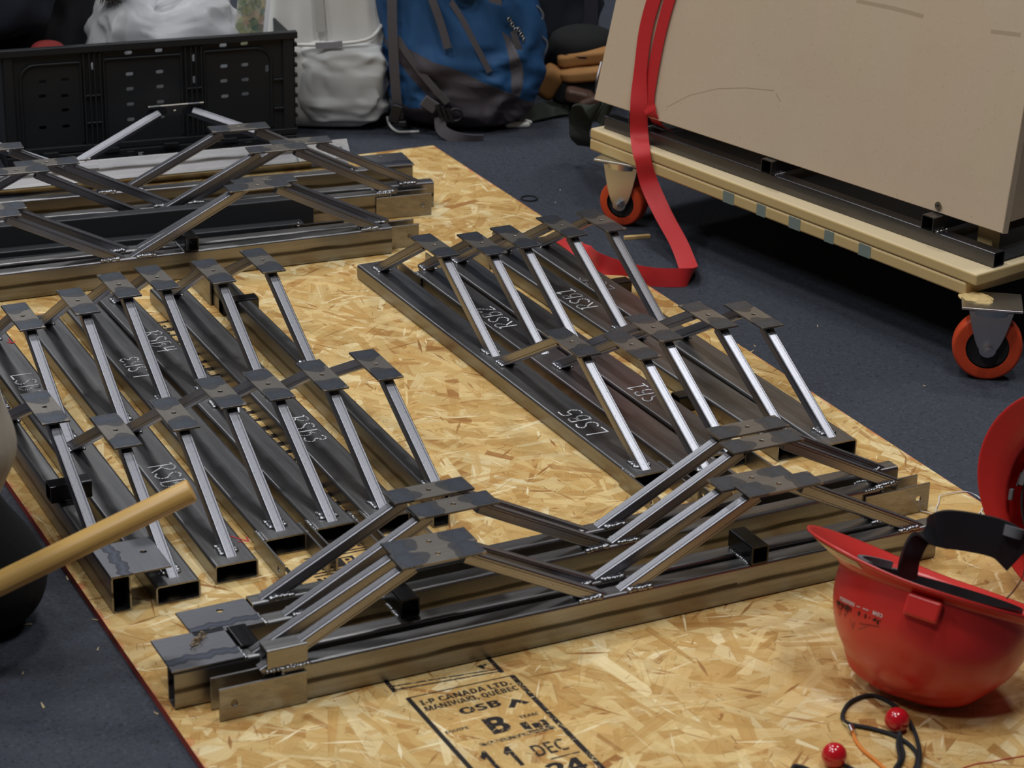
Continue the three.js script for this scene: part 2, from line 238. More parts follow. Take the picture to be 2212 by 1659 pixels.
// ---------------------------------------------------------------- chipboard sheet
const BW = 1.22, BL = 2.44, PPM = 2048 / BW;
const strandTones = [[216, 182, 120], [228, 200, 142], [203, 162, 97], [192, 148, 84], [236, 214, 164], [210, 172, 108], [178, 130, 70], [222, 190, 128], [160, 108, 56], [240, 222, 178]];
const pick = () => { const q = rnd(); return q < 0.2 ? 0 : q < 0.38 ? 1 : q < 0.54 ? 2 : q < 0.61 ? 3 : q < 0.7 ? 4 : q < 0.82 ? 5 : q < 0.87 ? 6 : q < 0.94 ? 7 : q < 0.965 ? 8 : 9; };
function osb(zFrom, sd) {
  seed(sd);
  return canvasTex(2048, 2048, (g, w, h) => {
    g.fillStyle = rgb(200, 160, 96); g.fillRect(0, 0, w, h);
    const strand = (big) => {
      const c = strandTones[pick()], j = R(-12, 10);
      const L = big ? R(70, 290) : R(40, 190), B = big ? R(14, 64) : R(8, 40);
      g.save(); g.translate(R(-60, w + 60), R(-60, h + 60)); g.rotate(rnd() < 0.6 ? R(-0.9, 0.9) + (rnd() < 0.55 ? 0.25 : 1.4) : R(0, Math.PI));
      const a = [-L / 2, -B / 2 * R(0.5, 1)], b = [L / 2 * R(0.6, 1), -B / 2 * R(0.3, 1)], d = [L / 2, B / 2 * R(0.2, 1)], e = [-L / 2 * R(0.7, 1), B / 2];
      g.beginPath(); g.moveTo(...a); g.lineTo(...b); g.lineTo(L / 2 * R(0.9, 1.05), R(-0.2, 0.2) * B); g.lineTo(...d); g.lineTo(...e); g.closePath();
      g.fillStyle = rgb(c[0] + j, c[1] + j, c[2] + j * 0.8, R(0.35, 0.85)); g.fill();
      g.save(); g.clip();
      const n = 3 + (B / 3 | 0);
      for (let k = 0; k < n; k++) { const q = R(-34, 22); g.strokeStyle = rgb(c[0] + q, c[1] + q, c[2] + q, R(0.1, 0.42)); g.lineWidth = R(0.6, 2); const y = R(-B / 2, B / 2); g.beginPath(); g.moveTo(-L / 2, y); g.quadraticCurveTo(0, y + R(-4, 4), L / 2, y + R(-3, 3)); g.stroke(); }
      g.restore();
      if (rnd() < 0.5) { g.strokeStyle = rgb(112, 74, 36, R(0.12, 0.55)); g.lineWidth = R(0.5, 1.4); g.beginPath(); rnd() < 0.5 ? (g.moveTo(...a), g.lineTo(...b)) : (g.moveTo(...e), g.lineTo(...d)); g.stroke(); }
      g.restore();
    };
    for (let i = 0; i < 2600; i++) strand(true);
    for (let i = 0; i < 1300; i++) strand(false);
    for (let i = 0; i < 620; i++) { g.save(); g.translate(R(0, w), R(0, h)); g.rotate(R(0, 3.2)); g.fillStyle = rnd() < 0.45 ? rgb(150, 100, 52, R(0.5, 0.9)) : rgb(246, 230, 190, R(0.5, 0.95)); g.beginPath(); const L = R(10, 60), B = R(2, 9); g.moveTo(-L, 0); g.lineTo(0, -B / 2); g.lineTo(L, 0); g.lineTo(0, B / 2); g.fill(); g.restore(); }
    for (let i = 0; i < 2400; i++) { g.save(); g.translate(R(0, w), R(0, h)); g.rotate(R(0, 3.2)); g.fillStyle = rgb(104, 68, 34, R(0.25, 0.75)); g.fillRect(0, 0, R(2, 30), R(0.6, 2)); g.restore(); }
    for (let i = 0; i < 9000; i++) { g.fillStyle = rnd() < 0.6 ? rgb(120, 82, 42, 0.22) : rgb(250, 236, 200, 0.25); g.fillRect(R(0, w), R(0, h), R(1, 4), R(0.8, 2)); }
    // red paint that crept over the long edges
    for (const s of [0, 1]) for (let k = 0; k < 120; k++) { const y = R(0, h), q = R(2, 8) * (rnd() < 0.12 ? 2.2 : 1); g.fillStyle = rgb(206, 92, 66, R(0.05, 0.26)); g.beginPath(); g.ellipse(s ? w : 0, y, q, R(4, 26), 0, 0, 7); g.fill(); }
    // printed stamps, metres on the sheet
    const X = (x) => x * PPM, Z = (z) => (z - zFrom) * PPM, ink = rgb(22, 20, 26, 0.9);
    g.fillStyle = ink; g.strokeStyle = ink;
    const bar = (x0, z0, x1, z1) => g.fillRect(X(x0), Z(z0), X(x1) - X(x0), Z(z1) - Z(z0));
    const line = (x0, z0, x1, z1, wd) => { g.lineWidth = wd * PPM; g.beginPath(); g.moveTo(X(x0), Z(z0)); g.lineTo(X(x1), Z(z1)); g.stroke(); };
    const text = (s, x0, x1, zb, cap, font = 'bold', fam = 'sans-serif') => { g.save(); const px = cap * PPM / 0.716; g.font = `${font} ${px}px ${fam}`; const m = g.measureText(s).width; g.translate(X(x0), Z(zb)); g.scale((x1 - x0) * PPM / m, 1); g.fillText(s, 0, 0); g.lineWidth = cap * PPM * 0.05; g.strokeText(s, 0, 0); g.restore(); };
    const wear = (x0, z0, x1, z1, n) => { for (let k = 0; k < n; k++) { const c = strandTones[(rnd() * 6) | 0]; g.fillStyle = rgb(c[0], c[1], c[2], R(0.5, 1)); g.save(); g.translate(X(R(x0, x1)), Z(R(z0, z1))); g.rotate(R(0, 3)); g.fillRect(0, 0, R(2, 16), R(0.6, 3)); g.restore(); } g.fillStyle = ink; };
    const stamp = (o) => {      // o = shift in z
      line(0.2664, o + 1.99, 0.4048, o + 1.9935, 0.0022); line(0.268, o + 1.99, 0.2698, o + 2.24, 0.0062); line(0.4036, o + 1.9935, 0.4040, o + 2.24, 0.0068);
      text('I-P CANADA LTD.', 0.2762, 0.3955, o + 2.0122, 0.0105); text('MANIWAKI, QU\u00c9BEC', 0.2752, 0.3975, o + 2.0268, 0.0102); text('OSB', 0.309, 0.3635, o + 2.0505, 0.0145);
      g.beginPath(); g.moveTo(X(0.366), Z(o + 2.059)); g.lineTo(X(0.374), Z(o + 2.05)); g.lineTo(X(0.379), Z(o + 2.042)); g.lineTo(X(0.386), Z(o + 2.048)); g.lineTo(X(0.395), Z(o + 2.058)); g.lineTo(X(0.388), Z(o + 2.060)); g.lineTo(X(0.381), Z(o + 2.052)); g.lineTo(X(0.373), Z(o + 2.062)); g.fill();
      text('B', 0.3215, 0.352, o + 2.1045, 0.0345); text('TEAM', 0.3678, 0.3925, o + 2.0862, 0.0062); text('EQUIPE', 0.275, 0.305, o + 2.0815, 0.005);
      bar(0.362, o + 2.095, 0.371, o + 2.119); bar(0.374, o + 2.102, 0.384, o + 2.121); bar(0.386, o + 2.099, 0.393, o + 2.12); bar(0.30, o + 2.116, 0.396, o + 2.123); wear(0.295, o + 2.112, 0.396, o + 2.122, 160);
      text('1', 0.288, 0.304, o + 2.1745, 0.041); text('1', 0.316, 0.332, o + 2.177, 0.041); text('DEC', 0.3475, 0.391, o + 2.1685, 0.0235, 'normal');
      text('24', 0.345, 0.392, o + 2.214, 0.0265); bar(0.36, o + 2.178, 0.397, o + 2.1805); wear(0.275, o + 2.0, 0.4, o + 2.21, 320); wear(0.40, o + 2.0, 0.407, o + 2.22, 60);
      // foot of the box above
      line(0.2585, o + 1.62, 0.2605, o + 1.9715, 0.006); line(0.3945, o + 1.62, 0.3965, o + 1.982, 0.006); line(0.261, o + 1.9665, 0.396, o + 1.9785, 0.0028); line(0.262, o + 1.9575, 0.394, o + 1.9725, 0.0026);
      g.beginPath(); g.moveTo(X(0.3735), Z(o + 1.955)); g.lineTo(X(0.3885), Z(o + 1.9555)); g.lineTo(X(0.3795), Z(o + 1.9665)); g.fill(); wear(0.26, o + 1.95, 0.396, o + 1.985, 150);
    };
    stamp(0);
    text('QUE', 0.335, 0.380, 1.603, 0.011); bar(0.29, 1.608, 0.382, 1.6105); bar(0.288, 1.6145, 0.38, 1.617); bar(0.30, 1.624, 0.352, 1.648); g.fillStyle = rgb(205, 165, 100); text('A P', 0.304, 0.350, 1.6455, 0.02); g.fillStyle = ink;
    bar(0.285, 1.6525, 0.372, 1.6555); bar(0.283, 1.66, 0.37, 1.663); text('NA', 0.282, 0.31, 1.682, 0.014);
    for (let k = 0; k < 26; k++) { const z = 0.72 + k * 0.031; bar(0.372 + R(-0.004, 0.004), z, 0.41, z + R(0.006, 0.016)); text('MILL 4'[k % 6] === ' ' ? 'E' : 'MILL 4'[k % 6], 0.376, 0.396, z + 0.028, 0.01); }
    line(0.368, 0.70, 0.366, 1.55, 0.005); wear(0.36, 0.7, 0.415, 1.6, 700);
  }, true, false);
}
M.osbSide = std({ color: new THREE.Color(0.36, 0.045, 0.03), roughness: 0.85 });
M.osbEnd = std({ color: new THREE.Color(0.5, 0.3, 0.12), roughness: 0.9 });
const osbBump = canvasTex(1024, 1024, (g, w, h) => { seed(3); g.fillStyle = rgb(128, 128, 128); g.fillRect(0, 0, w, h); for (let i = 0; i < 2600; i++) { g.save(); g.translate(R(0, w), R(0, h)); g.rotate(R(0, 3.2)); const k = R(96, 160); g.fillStyle = rgb(k, k, k, 0.6); g.fillRect(-R(20, 60), -R(3, 12), R(40, 120), R(6, 24)); g.restore(); } }, false);
const sheet = thing('chipboard_sheet', 'large strand board sheet with red painted edges and black printed stamps on the floor', 'board', [0, 0, 0]);
for (const k of [0, 1]) {
  const z0 = k * BL / 2, g = new THREE.BoxGeometry(BW, 0.011, BL / 2); g.translate(BW / 2, -0.0055, z0 + BL / 4);
  const top = std({ map: osb(z0, 900 + k), roughness: 0.62, bumpMap: osbBump, bumpScale: 0.0005, specularIntensity: 0.45 });
  // box faces: +x, -x, +y, -y, +z, -z ; v runs up the canvas
  part('panel_half', g, [M.osbSide, M.osbSide, top, M.osbSide, M.osbEnd, M.osbSide], sheet);
}

// ---------------------------------------------------------------- chalk lettering as flat strokes
const GLYPH = {
  R: [[[0, 0], [0.06, 1]], [[-0.1, 0.95], [0.35, 1.05], [0.6, 0.85], [0.4, 0.58], [0.08, 0.5]], [[0.2, 0.52], [0.62, -0.02]]],
  S: [[[0.58, 0.92], [0.3, 1.02], [0.06, 0.82], [0.25, 0.58], [0.5, 0.42], [0.5, 0.12], [0.2, -0.02], [-0.05, 0.12]]],
  B: [[[0.05, 0], [0.08, 1]], [[0.08, 1], [0.42, 0.98], [0.5, 0.76], [0.12, 0.54]], [[0.12, 0.54], [0.52, 0.5], [0.56, 0.14], [0.3, -0.03], [0.0, 0.02]]],
  L: [[[0.08, 1.05], [0.0, 0.0], [0.6, 0.03]]],
  1: [[[0.1, 0.8], [0.3, 1], [0.28, 0]]], '|': [[[0.2, 1], [0.22, 0]]], I: [[[0.05, 0.86], [0.3, 1.02], [0.26, 0]], [[0.02, 0], [0.52, 0.02]]],
  2: [[[0.0, 0.8], [0.25, 1.02], [0.5, 0.8], [0.3, 0.4], [0.0, 0.02], [0.6, 0.05]]],
  3: [[[0.0, 0.92], [0.3, 1.02], [0.5, 0.8], [0.2, 0.55], [0.52, 0.32], [0.3, 0.0], [-0.05, 0.1]]],
  4: [[[0.1, 1], [0.05, 0.45], [0.6, 0.5]], [[0.5, 1], [0.46, 0]]],
  5: [[[0.6, 1], [0.12, 0.98], [0.06, 0.58], [0.4, 0.62], [0.55, 0.3], [0.3, 0.0], [0.0, 0.06]]],
  C: [[[0.5, 0.9], [0.2, 1], [0.0, 0.55], [0.15, 0.05], [0.55, 0.1]]], '-': [[[0, 0.5], [0.6, 0.55]]],
  '>': [[[0, 0.5], [1.1, 0.5]], [[0.75, 0.8], [1.1, 0.5], [0.7, 0.25]]],
};
// text in the local xz plane: starts at the origin, runs along +x, letters stand towards -z
function strokes(s, size, wd = 0.0016) {
  const pos = [], nor = [], uv = []; let x = 0;
  const quad = (a, b) => { const d = new THREE.Vector2(b[0] - a[0], b[1] - a[1]).normalize(), nx = -d.y * wd / 2, ny = d.x * wd / 2, ex = d.x * wd * 0.35, ey = d.y * wd * 0.35; const q = [[a[0] - ex + nx, a[1] - ey + ny], [a[0] - ex - nx, a[1] - ey - ny], [b[0] + ex - nx, b[1] + ey - ny], [b[0] + ex + nx, b[1] + ey + ny]]; for (const i of [0, 1, 2, 0, 2, 3]) { pos.push(q[i][0], 0, -q[i][1]); nor.push(0, 1, 0); uv.push(0, 0); } };
  for (const ch of s) {
    for (const l of GLYPH[ch]) { const c = new THREE.CatmullRomCurve3(l.map(([a, b]) => V(x + a * size * 0.9, b * size, 0)), false, 'catmullrom', l.length > 3 ? 0.5 : 0), n = l.length > 3 ? 14 : (l.length - 1) * 2; const pts = l.length > 3 ? c.getPoints(n) : l.map(([a, b]) => V(x + a * size * 0.9, b * size, 0)); for (let i = 0; i + 1 < pts.length; i++) quad([pts[i].x, pts[i].y], [pts[i + 1].x, pts[i + 1].y]); }
    x += size * (ch === '1' || ch === '|' ? 0.5 : 0.78);
  }
  const g = new THREE.BufferGeometry(); g.setAttribute('position', new THREE.Float32BufferAttribute(pos, 3)); g.setAttribute('normal', new THREE.Float32BufferAttribute(nor, 3)); g.setAttribute('uv', new THREE.Float32BufferAttribute(uv, 2)); return g;
}

// ---------------------------------------------------------------- welded steel trusses
const WEB = 0.0158, PL = 0.1105, PW = 0.038, PT = 0.0032;
const plateShape = plateGeo(PL, PW, PT, [[0, 0, 0.0033]]);
let plateN = 0;
// Beam in its own frame: x along the tube from the first to the second raised plate, y up, z across; origin on the ground midway between the plates.
function truss(o) {
  const [x1, z1] = o.a, [x2, z2] = o.b, dx = x2 - x1, dz = z2 - z1, half = Math.hypot(dx, dz) / 2;
  const t = thing('steel_truss', o.label, 'truss', [(x1 + x2) / 2, 0, (z1 + z2) / 2], -Math.atan2(dz, dx), o.group);
  const body = new THREE.Group();
  const h = o.flat ? 0.0265 : 0.0508, w = o.flat ? 0.0588 : 0.0254, top = h, Ht = o.H ?? (o.flat ? 0.138 : 0.152);
  const s0 = o.s0 ?? -half - 0.245, s1 = o.s1 ?? half + 0.245;
  void body;
  const kids = [];
  const add = (n, g, m, lab) => { const q = part(n, g, m, t, lab); kids.push(q); return q; };
  add('bottom_tube', tubeGeo(s1 - s0, h, w, 0.0022, 0.0045).translate(s0, h / 2, 0), o.mat || (o.flat ? M.chord : M.chordSeam));
  for (const sg of [-1, 1]) {
    const c = sg * half;
    const p = add('top_plate', plateShape, M.plates[plateN++ % 5]); p.position.set(c, Ht - PT, 0); if (plateN % 3 === 0) p.rotation.y = Math.PI;
    for (const e of [-1, 1]) {
      const foot = V(c + e * (o.foot ?? 0.205), top - 0.002, 0), head = V(c + e * 0.036, Ht - PT - 0.0135, 0), d = head.clone().sub(foot), L = d.length();
      const g = tubeGeo(L + 0.026, WEB, WEB, 0.0016, 0.0022, true); g.translate(-0.023, 0, 0);
      const wb = add('web_bar', g, M.web); wb.position.copy(foot).add(V(0, 0.006, 0)); wb.rotation.z = Math.atan2(d.y, d.x);
      seed(1000 + plateN * 10 + (e + 1) * 3 + (o.flat ? 1 : 0));
      const y = top + 0.0005, fx = c + e * ((o.foot ?? 0.205) + 0.004), hw = WEB / 2 + 0.002;
      const list = o.flat ? [V(fx - e * 0.014, y, -hw), V(fx + e * 0.006, y, -hw), V(fx + e * 0.008, y, 0), V(fx + e * 0.006, y, hw), V(fx - e * 0.014, y, hw)] : [V(fx - e * 0.02, y, hw), V(fx + e * 0.008, y, hw * 0.9), V(fx + e * 0.01, y, -hw * 0.9), V(fx - e * 0.02, y, -hw)];
      add('weld', weldGeo(list, 0.0038, 0.0036), M.weld, 'bumpy dark weld bead at the foot of a web bar');
    }
  }
  const fork = (s, e) => {       // a pair of drilled tabs past the tube end
    const th = o.flat ? 0.0275 : 0.042, tl = 0.108;
    for (const sd of [-1, 1]) {
      const g = plateGeo(tl, th, 0.003, [[e * (tl / 2 - 0.018), 0, 0.0042]]); g.rotateX(Math.PI / 2); g.translate(s + e * (tl / 2 - 0.03), (o.flat ? 0 : 0.001) + th / 2, sd * (w / 2 + 0.0016) - (sd > 0 ? 0 : 0) + 0.0015 * 0);
      add('drilled_tab', g, M.tab);
      add('weld', weldGeo([V(s - e * 0.028, h - 0.001, sd * (w / 2 + 0.001)), V(s - e * 0.002, h - 0.001, sd * (w / 2 + 0.001)), V(s - e * 0.001, 0.006, sd * (w / 2 + 0.0016))], 0.0026), M.weld);
    }
  };
  if (o.fork0) fork(s0, -1);
  if (o.fork1) fork(s1, 1);
  const endPlate = (s, e, side) => { const pw = o.plateW ?? 0.079, g = plateGeo(0.089, pw, 0.003, [[-e * 0.006, -side * pw * 0.24, 0.0042]]); g.translate(s + e * (-0.0445 + 0.003), top, side * (pw / 2 - w / 2 - 0.001)); add('end_plate', g, M.endPlate); add('weld', weldGeo([V(s - e * 0.086, top, -0.012), V(s - e * 0.088, top, 0.012)], 0.003), M.weld); };
  if (o.plate0) endPlate(s0, -1, o.plate0);
  if (o.plate1) endPlate(s1, 1, o.plate1);
  for (const st of o.stubs || []) {    // short square tube welded across the beam
    const q = tubeGeo(st.len ?? 0.056, 0.0254, 0.0254, 0.0022, 0.003); q.rotateY(-Math.PI / 2); q.translate(st.s, (st.y ?? top) + 0.0127, st.z ?? -0.03); if (st.along) { q.rotateY(0); }
    const sp = add('stub_tube', q, M.stub, 'short blackened square tube'); void sp;
    add('weld', weldGeo([V(st.s - 0.013, st.y ?? top, (st.z ?? -0.03) + 0.01), V(st.s - 0.013, st.y ?? top, (st.z ?? -0.03) + (st.len ?? 0.056) - 0.008)], 0.0028), M.weld);
  }
  for (const bx of o.boxes || []) { const q = tubeGeo(bx.len, 0.0265, 0.0254, 0.0022, 0.002); q.translate(bx.s, top + 0.0132, bx.z || 0); add('post_tube', q, M.tab); add('weld', weldGeo([V(bx.s, top, 0.0135), V(bx.s + bx.len, top, 0.0135)], 0.0028), M.weld); }
  for (const m of o.marks || []) {
    const g = strokes(m.t, m.size ?? 0.036, m.w ?? 0.0025); if (m.flip) g.rotateY(Math.PI); g.translate(m.s, top + 0.0004, m.z ?? 0); if (m.turn) { g.translate(-m.s, 0, -(m.z ?? 0)); g.rotateY(m.turn); g.translate(m.s, 0, m.z ?? 0); }
    add('chalk_mark', g, m.red ? M.chalkRed : m.faint ? M.chalkFaint : M.chalk, (m.red ? 'red' : 'white') + ' handwritten mark');
  }
  if (o.lean) { const piv = V(0, 0, -w / 2); for (const k of kids) { const wrap = new THREE.Matrix4().makeTranslation(piv.x, piv.y, piv.z).multiply(new THREE.Matrix4().makeRotationX(-o.lean)).multiply(new THREE.Matrix4().makeTranslation(-piv.x, -piv.y, -piv.z)); k.updateMatrix(); const mm = wrap.multiply(k.matrix); mm.decompose(k.position, k.quaternion, k.scale); } }
  return t;
}
const gN = 'flat trusses laid towards the crate', gR = 'flat trusses beside the dolly', gF = 'upright trusses in the front stack', gB = 'upright trusses in the back stack';
// front stack (along x), from the far one to the near one
truss({ a: [0.3943, 1.7711], b: [0.8662, 1.7671], s0: -0.478, s1: 0.484, group: gF, label: 'upright steel truss at the back of the front stack, plain square right end' });
truss({ a: [0.405, 1.8204], b: [0.8593, 1.8134], s0: -0.571, s1: 0.424, fork1: true, plate0: -1, plateW: 0.066, group: gF, label: 'upright steel truss of the front stack with drilled tabs at its right end' });
truss({ a: [0.3376, 1.8953], b: [0.7898, 1.8999], H: 0.1486, s0: -0.553, s1: 0.462, plate0: -1, stubs: [{ s: -0.452, y: 0.03, z: -0.058, len: 0.05 }, { s: -0.25, z: -0.05, len: 0.05 }], group: gF, label: 'upright steel truss of the front stack with a metal curl on its end plate' });
truss({ a: [0.3316, 1.9344], b: [0.8078, 1.936], s0: -0.443, s1: 0.487, fork0: true, stubs: [{ s: 0.208, z: -0.043, len: 0.057 }], boxes: [{ s: -0.46, len: 0.05 }], group: gF, label: 'upright steel truss at the front of the front stack, in front of the stamp' });
// back stack (along x)
truss({ a: [0.22, -0.008], b: [0.685, 0.036], s0: -0.56, s1: 0.48, lean: 0.8, fork1: true, group: gB, label: 'steel truss tipped back against the black folding crate' });
truss({ a: [0.2725, 0.1528], b: [0.7262, 0.2032], s0: -0.5, s1: 0.565, plate1: -1, group: gB, label: 'upright steel truss of the back stack with a wide end plate' });
truss({ a: [0.341, 0.2658], b: [0.8038, 0.3188], H: 0.1486, s0: -0.5, s1: 0.487, group: gB, label: 'upright steel truss of the back stack just behind the one with a drilled end tab' });
truss({ a: [0.277, 0.3006], b: [0.7448, 0.3512], s0: -0.5, s1: 0.448, fork1: true, group: gB, label: 'upright steel truss of the back stack with a golden side and drilled end tab' });
truss({ a: [0.187, 0.4738], b: [0.6581, 0.5109], H: 0.1486, s0: -0.5, s1: 0.44, fork1: true, group: gB, label: 'upright steel truss behind the front one of the back stack, two tabs at its end' });
truss({ a: [0.166, 0.517], b: [0.6338, 0.5425], s0: -0.5, s1: 0.478, stubs: [{ s: 0.11, z: -0.045, len: 0.06 }], group: gB, label: 'front upright steel truss of the back stack, carrying a black square stub' });
// left row of flat beams, from the left; x of the frame runs from the far plate to the near one
truss({ a: [0.034, 0.86], b: [0.0308, 1.3265], s0: -0.48, s1: 0.557, plate1: -1, stubs: [{ s: 0.312, z: -0.034, len: 0.056 }], group: gN, label: 'upright steel truss at the left end of its row, plate under wooden handle' });
truss({ a: [0.1052, 0.9525], b: [0.1031, 1.408], flat: true, group: gN, marks: [{ t: 'LSB1', s: -0.27, z: 0.014, size: 0.03 }, { t: '>', s: -0.42, z: -0.012, size: 0.022, red: true }], label: 'flat steel truss with LSB1 chalked on its tube' });
truss({ a: [0.1987, 0.923], b: [0.1922, 1.3847], flat: true, group: gN, marks: [{ t: 'RSB-', s: 0.155, z: 0.016, size: 0.034 }, { t: '>', s: 0.41, z: -0.005, size: 0.03, red: true, turn: 0.6 }], label: 'flat steel truss with RSB chalked on it and a red arrow near its end' });
truss({ a: [0.2766, 0.8809], b: [0.2749, 1.3404], flat: true, fork1: true, s1: 0.475, group: gN, marks: [{ t: 'LSB3', s: -0.12, z: -0.014, size: 0.028, flip: true }], label: 'flat steel truss with LSB3 chalked on its tube' });
truss({ a: [0.3409, 0.8726], b: [0.3451, 1.342], flat: true, fork1: true, s1: 0.475, group: gN, marks: [{ t: 'RSB4', s: -0.285, z: 0.014, size: 0.03 }, { t: '|', s: 0.07, z: -0.012, size: 0.02, turn: 1.2 }], label: 'flat steel truss with RSB4 chalked on its tube' });
truss({ a: [0.4309, 0.8793], b: [0.4263, 1.3408], flat: true, fork1: true, s1: 0.475, group: gN, marks: [{ t: 'RSB3', s: 0.12, z: 0.016, size: 0.032 }, { t: '|', s: -0.13, z: -0.02, size: 0.016, turn: 1.2 }], label: 'flat steel truss with RSB3 chalked on its tube' });
truss({ a: [0.5062, 0.8996], b: [0.4986, 1.3662], s0: -0.478, s1: 0.463, fork0: true, stubs: [{ s: -0.335, y: 0.028, z: -0.024, len: 0.06 }], group: gN, label: 'upright steel truss closing the row of chalked ones, stub near far end' });
// right row
truss({ a: [0.8022, 0.9067], b: [0.8096, 1.3713], flat: true, fork1: true, s1: 0.472, group: gR, marks: [{ t: 'LSB5', s: 0.322, z: -0.015, size: 0.032, flip: true }], label: 'flat steel truss with LSB5 chalked on its tube' });
truss({ a: [0.8779, 0.9285], b: [0.8852, 1.4172], flat: true, fork0: true, fork1: true, s0: -0.44, s1: 0.45, mat: M.chordRed, group: gR, marks: [{ t: 'RSB2', s: -0.145, z: -0.015, size: 0.032, flip: true }], label: 'flat steel truss with RSB2 chalked on it and red paint rubbed on its near half' });
truss({ a: [0.943, 0.9199], b: [0.9495, 1.3685], flat: true, fork1: true, s0: -0.45, s1: 0.45, mat: M.chordRed, group: gR, marks: [{ t: 'SBI', s: 0.245, z: -0.014, size: 0.032, flip: true }], label: 'flat steel truss between RSB2 and RSB1, reddish with a partly hidden chalk mark' });
truss({ a: [1.039, 0.9022], b: [1.0512, 1.3581], flat: true, fork0: true, s0: -0.45, group: gR, marks: [{ t: 'RSBI', s: -0.125, z: -0.015, size: 0.032, flip: true }], stubs: [{ s: 0.25, y: 0.001, z: 0.03, len: 0.035 }], label: 'flat steel truss with RSB1 chalked on its tube' });
truss({ a: [1.1135, 0.9034], b: [1.1168, 1.383], flat: true, s1: 0.487, group: gR, marks: [{ t: 'LSC', s: -0.2, z: -0.01, size: 0.034, flip: true, faint: true }], stubs: [{ s: -0.235, y: 0.001, z: -0.056, len: 0.028 }], label: 'flat steel truss at the right end of its row, next to the red strap' });

// black tubes lying inside the back stack
{
  const dir = Math.atan2(0.05, 0.465), mk = (name, label, x0, x1, zc, y0, h, w, tab, mark) => {
    const zAt = (x) => zc + (x - 0.5) * 0.1, t = thing(name, label, 'steel tube', [x0, 0, zAt(x0)], -dir), L = (x1 - x0) / Math.cos(dir);
    part('tube', tubeGeo(L, h, w, 0.002, 0.003).translate(0, y0 + h / 2, 0), M.black, t);
    if (tab) { const g = plateGeo(0.09, 0.03, 0.003, [[0.028, 0, 0.004]]); g.rotateX(Math.PI / 2); g.translate(L + 0.03, y0 + h / 2, w / 2); part('drilled_tab', g, M.stub, t); part('weld', weldGeo([V(L - 0.01, y0 + h, w / 2), V(L - 0.01, y0 + 0.004, w / 2 + 0.002)], 0.003), M.weld, t); }
    if (mark) { const g = strokes('L', 0.02, 0.0022); g.rotateY(Math.PI * 0.9); g.translate(L - 0.03, y0 + h + 0.0004, -0.012); part('chalk_mark', g, M.chalk, t); const g2 = strokes('C', 0.016, 0.0026); g2.translate(L * 0.42, y0 + h + 0.0004, 0.008); part('chalk_mark', g2, M.chalk, t); }
  };
  seed(60);
  mk('black_tube', 'tall black painted steel tube lying inside the back stack', -0.1, 0.79, 0.366, 0.0205, 0.0508, 0.0254, false);
  mk('black_tube', 'flat black steel tube with a drilled tab inside the back stack', -0.1, 0.76, 0.395, 0.0, 0.034, 0.0254, true);
  mk('black_tube', 'flat black steel tube chalked with an L inside the back stack', -0.12, 0.735, 0.43, 0.0, 0.0254, 0.04, false, true);
}
// curl of drill swarf on the end plate
{
  const p = []; for (let i = 0; i <= 90; i++) { const a = i * 0.42, s = i / 90; p.push(V(0.0035 * Math.cos(a) + s * 0.022, 0.0575 + 0.003 * Math.sin(a) + 0.001 * s, 0.02 * (0.5 - s) + 0.002 * Math.sin(a * 0.7))); }
  const g = cord(p, 0.0007, 200); g.translate(0.047, 0, 1.853);
  solo('metal_curl', g, std({ color: new THREE.Color(0.42, 0.3, 0.17), metalness: 0.8, roughness: 0.5 }), 'curled brown metal drill shaving on a truss end plate', 'metal curl');
}

// ---------------------------------------------------------------- dolly with its load
seed(71);
const chipTex = canvasTex(1024, 256, (g, w, h) => { g.fillStyle = rgb(218, 190, 132); g.fillRect(0, 0, w, h); for (let i = 0; i < 9000; i++) { const k = R(-50, 26); g.fillStyle = rgb(214 + k, 184 + k, 122 + k * 0.8, 0.55); const s = R(1, 5); g.fillRect(R(0, w), R(0, h), s * R(1, 2.4), s * 0.7); } for (let i = 0; i < 1200; i++) { g.fillStyle = rgb(150, 105, 52, R(0.2, 0.6)); g.fillRect(R(0, w), h * 0.5 + R(-0.3, 0.3) * h, R(1, 6), R(1, 3)); } });
chipTex.repeat.set(3, 8);
M.chip = std({ map: chipTex, roughness: 0.85 });
M.chipTop = std({ color: new THREE.Color(0.72, 0.58, 0.36), roughness: 0.6 });
const DA = V(1.316, 0, 0.4875), DC = V(1.499, 0, 1.428), dDir = DC.clone().sub(DA).normalize(), dAng = -Math.atan2(dDir.z, dDir.x), dLen = DC.distanceTo(DA), DW = 0.62;
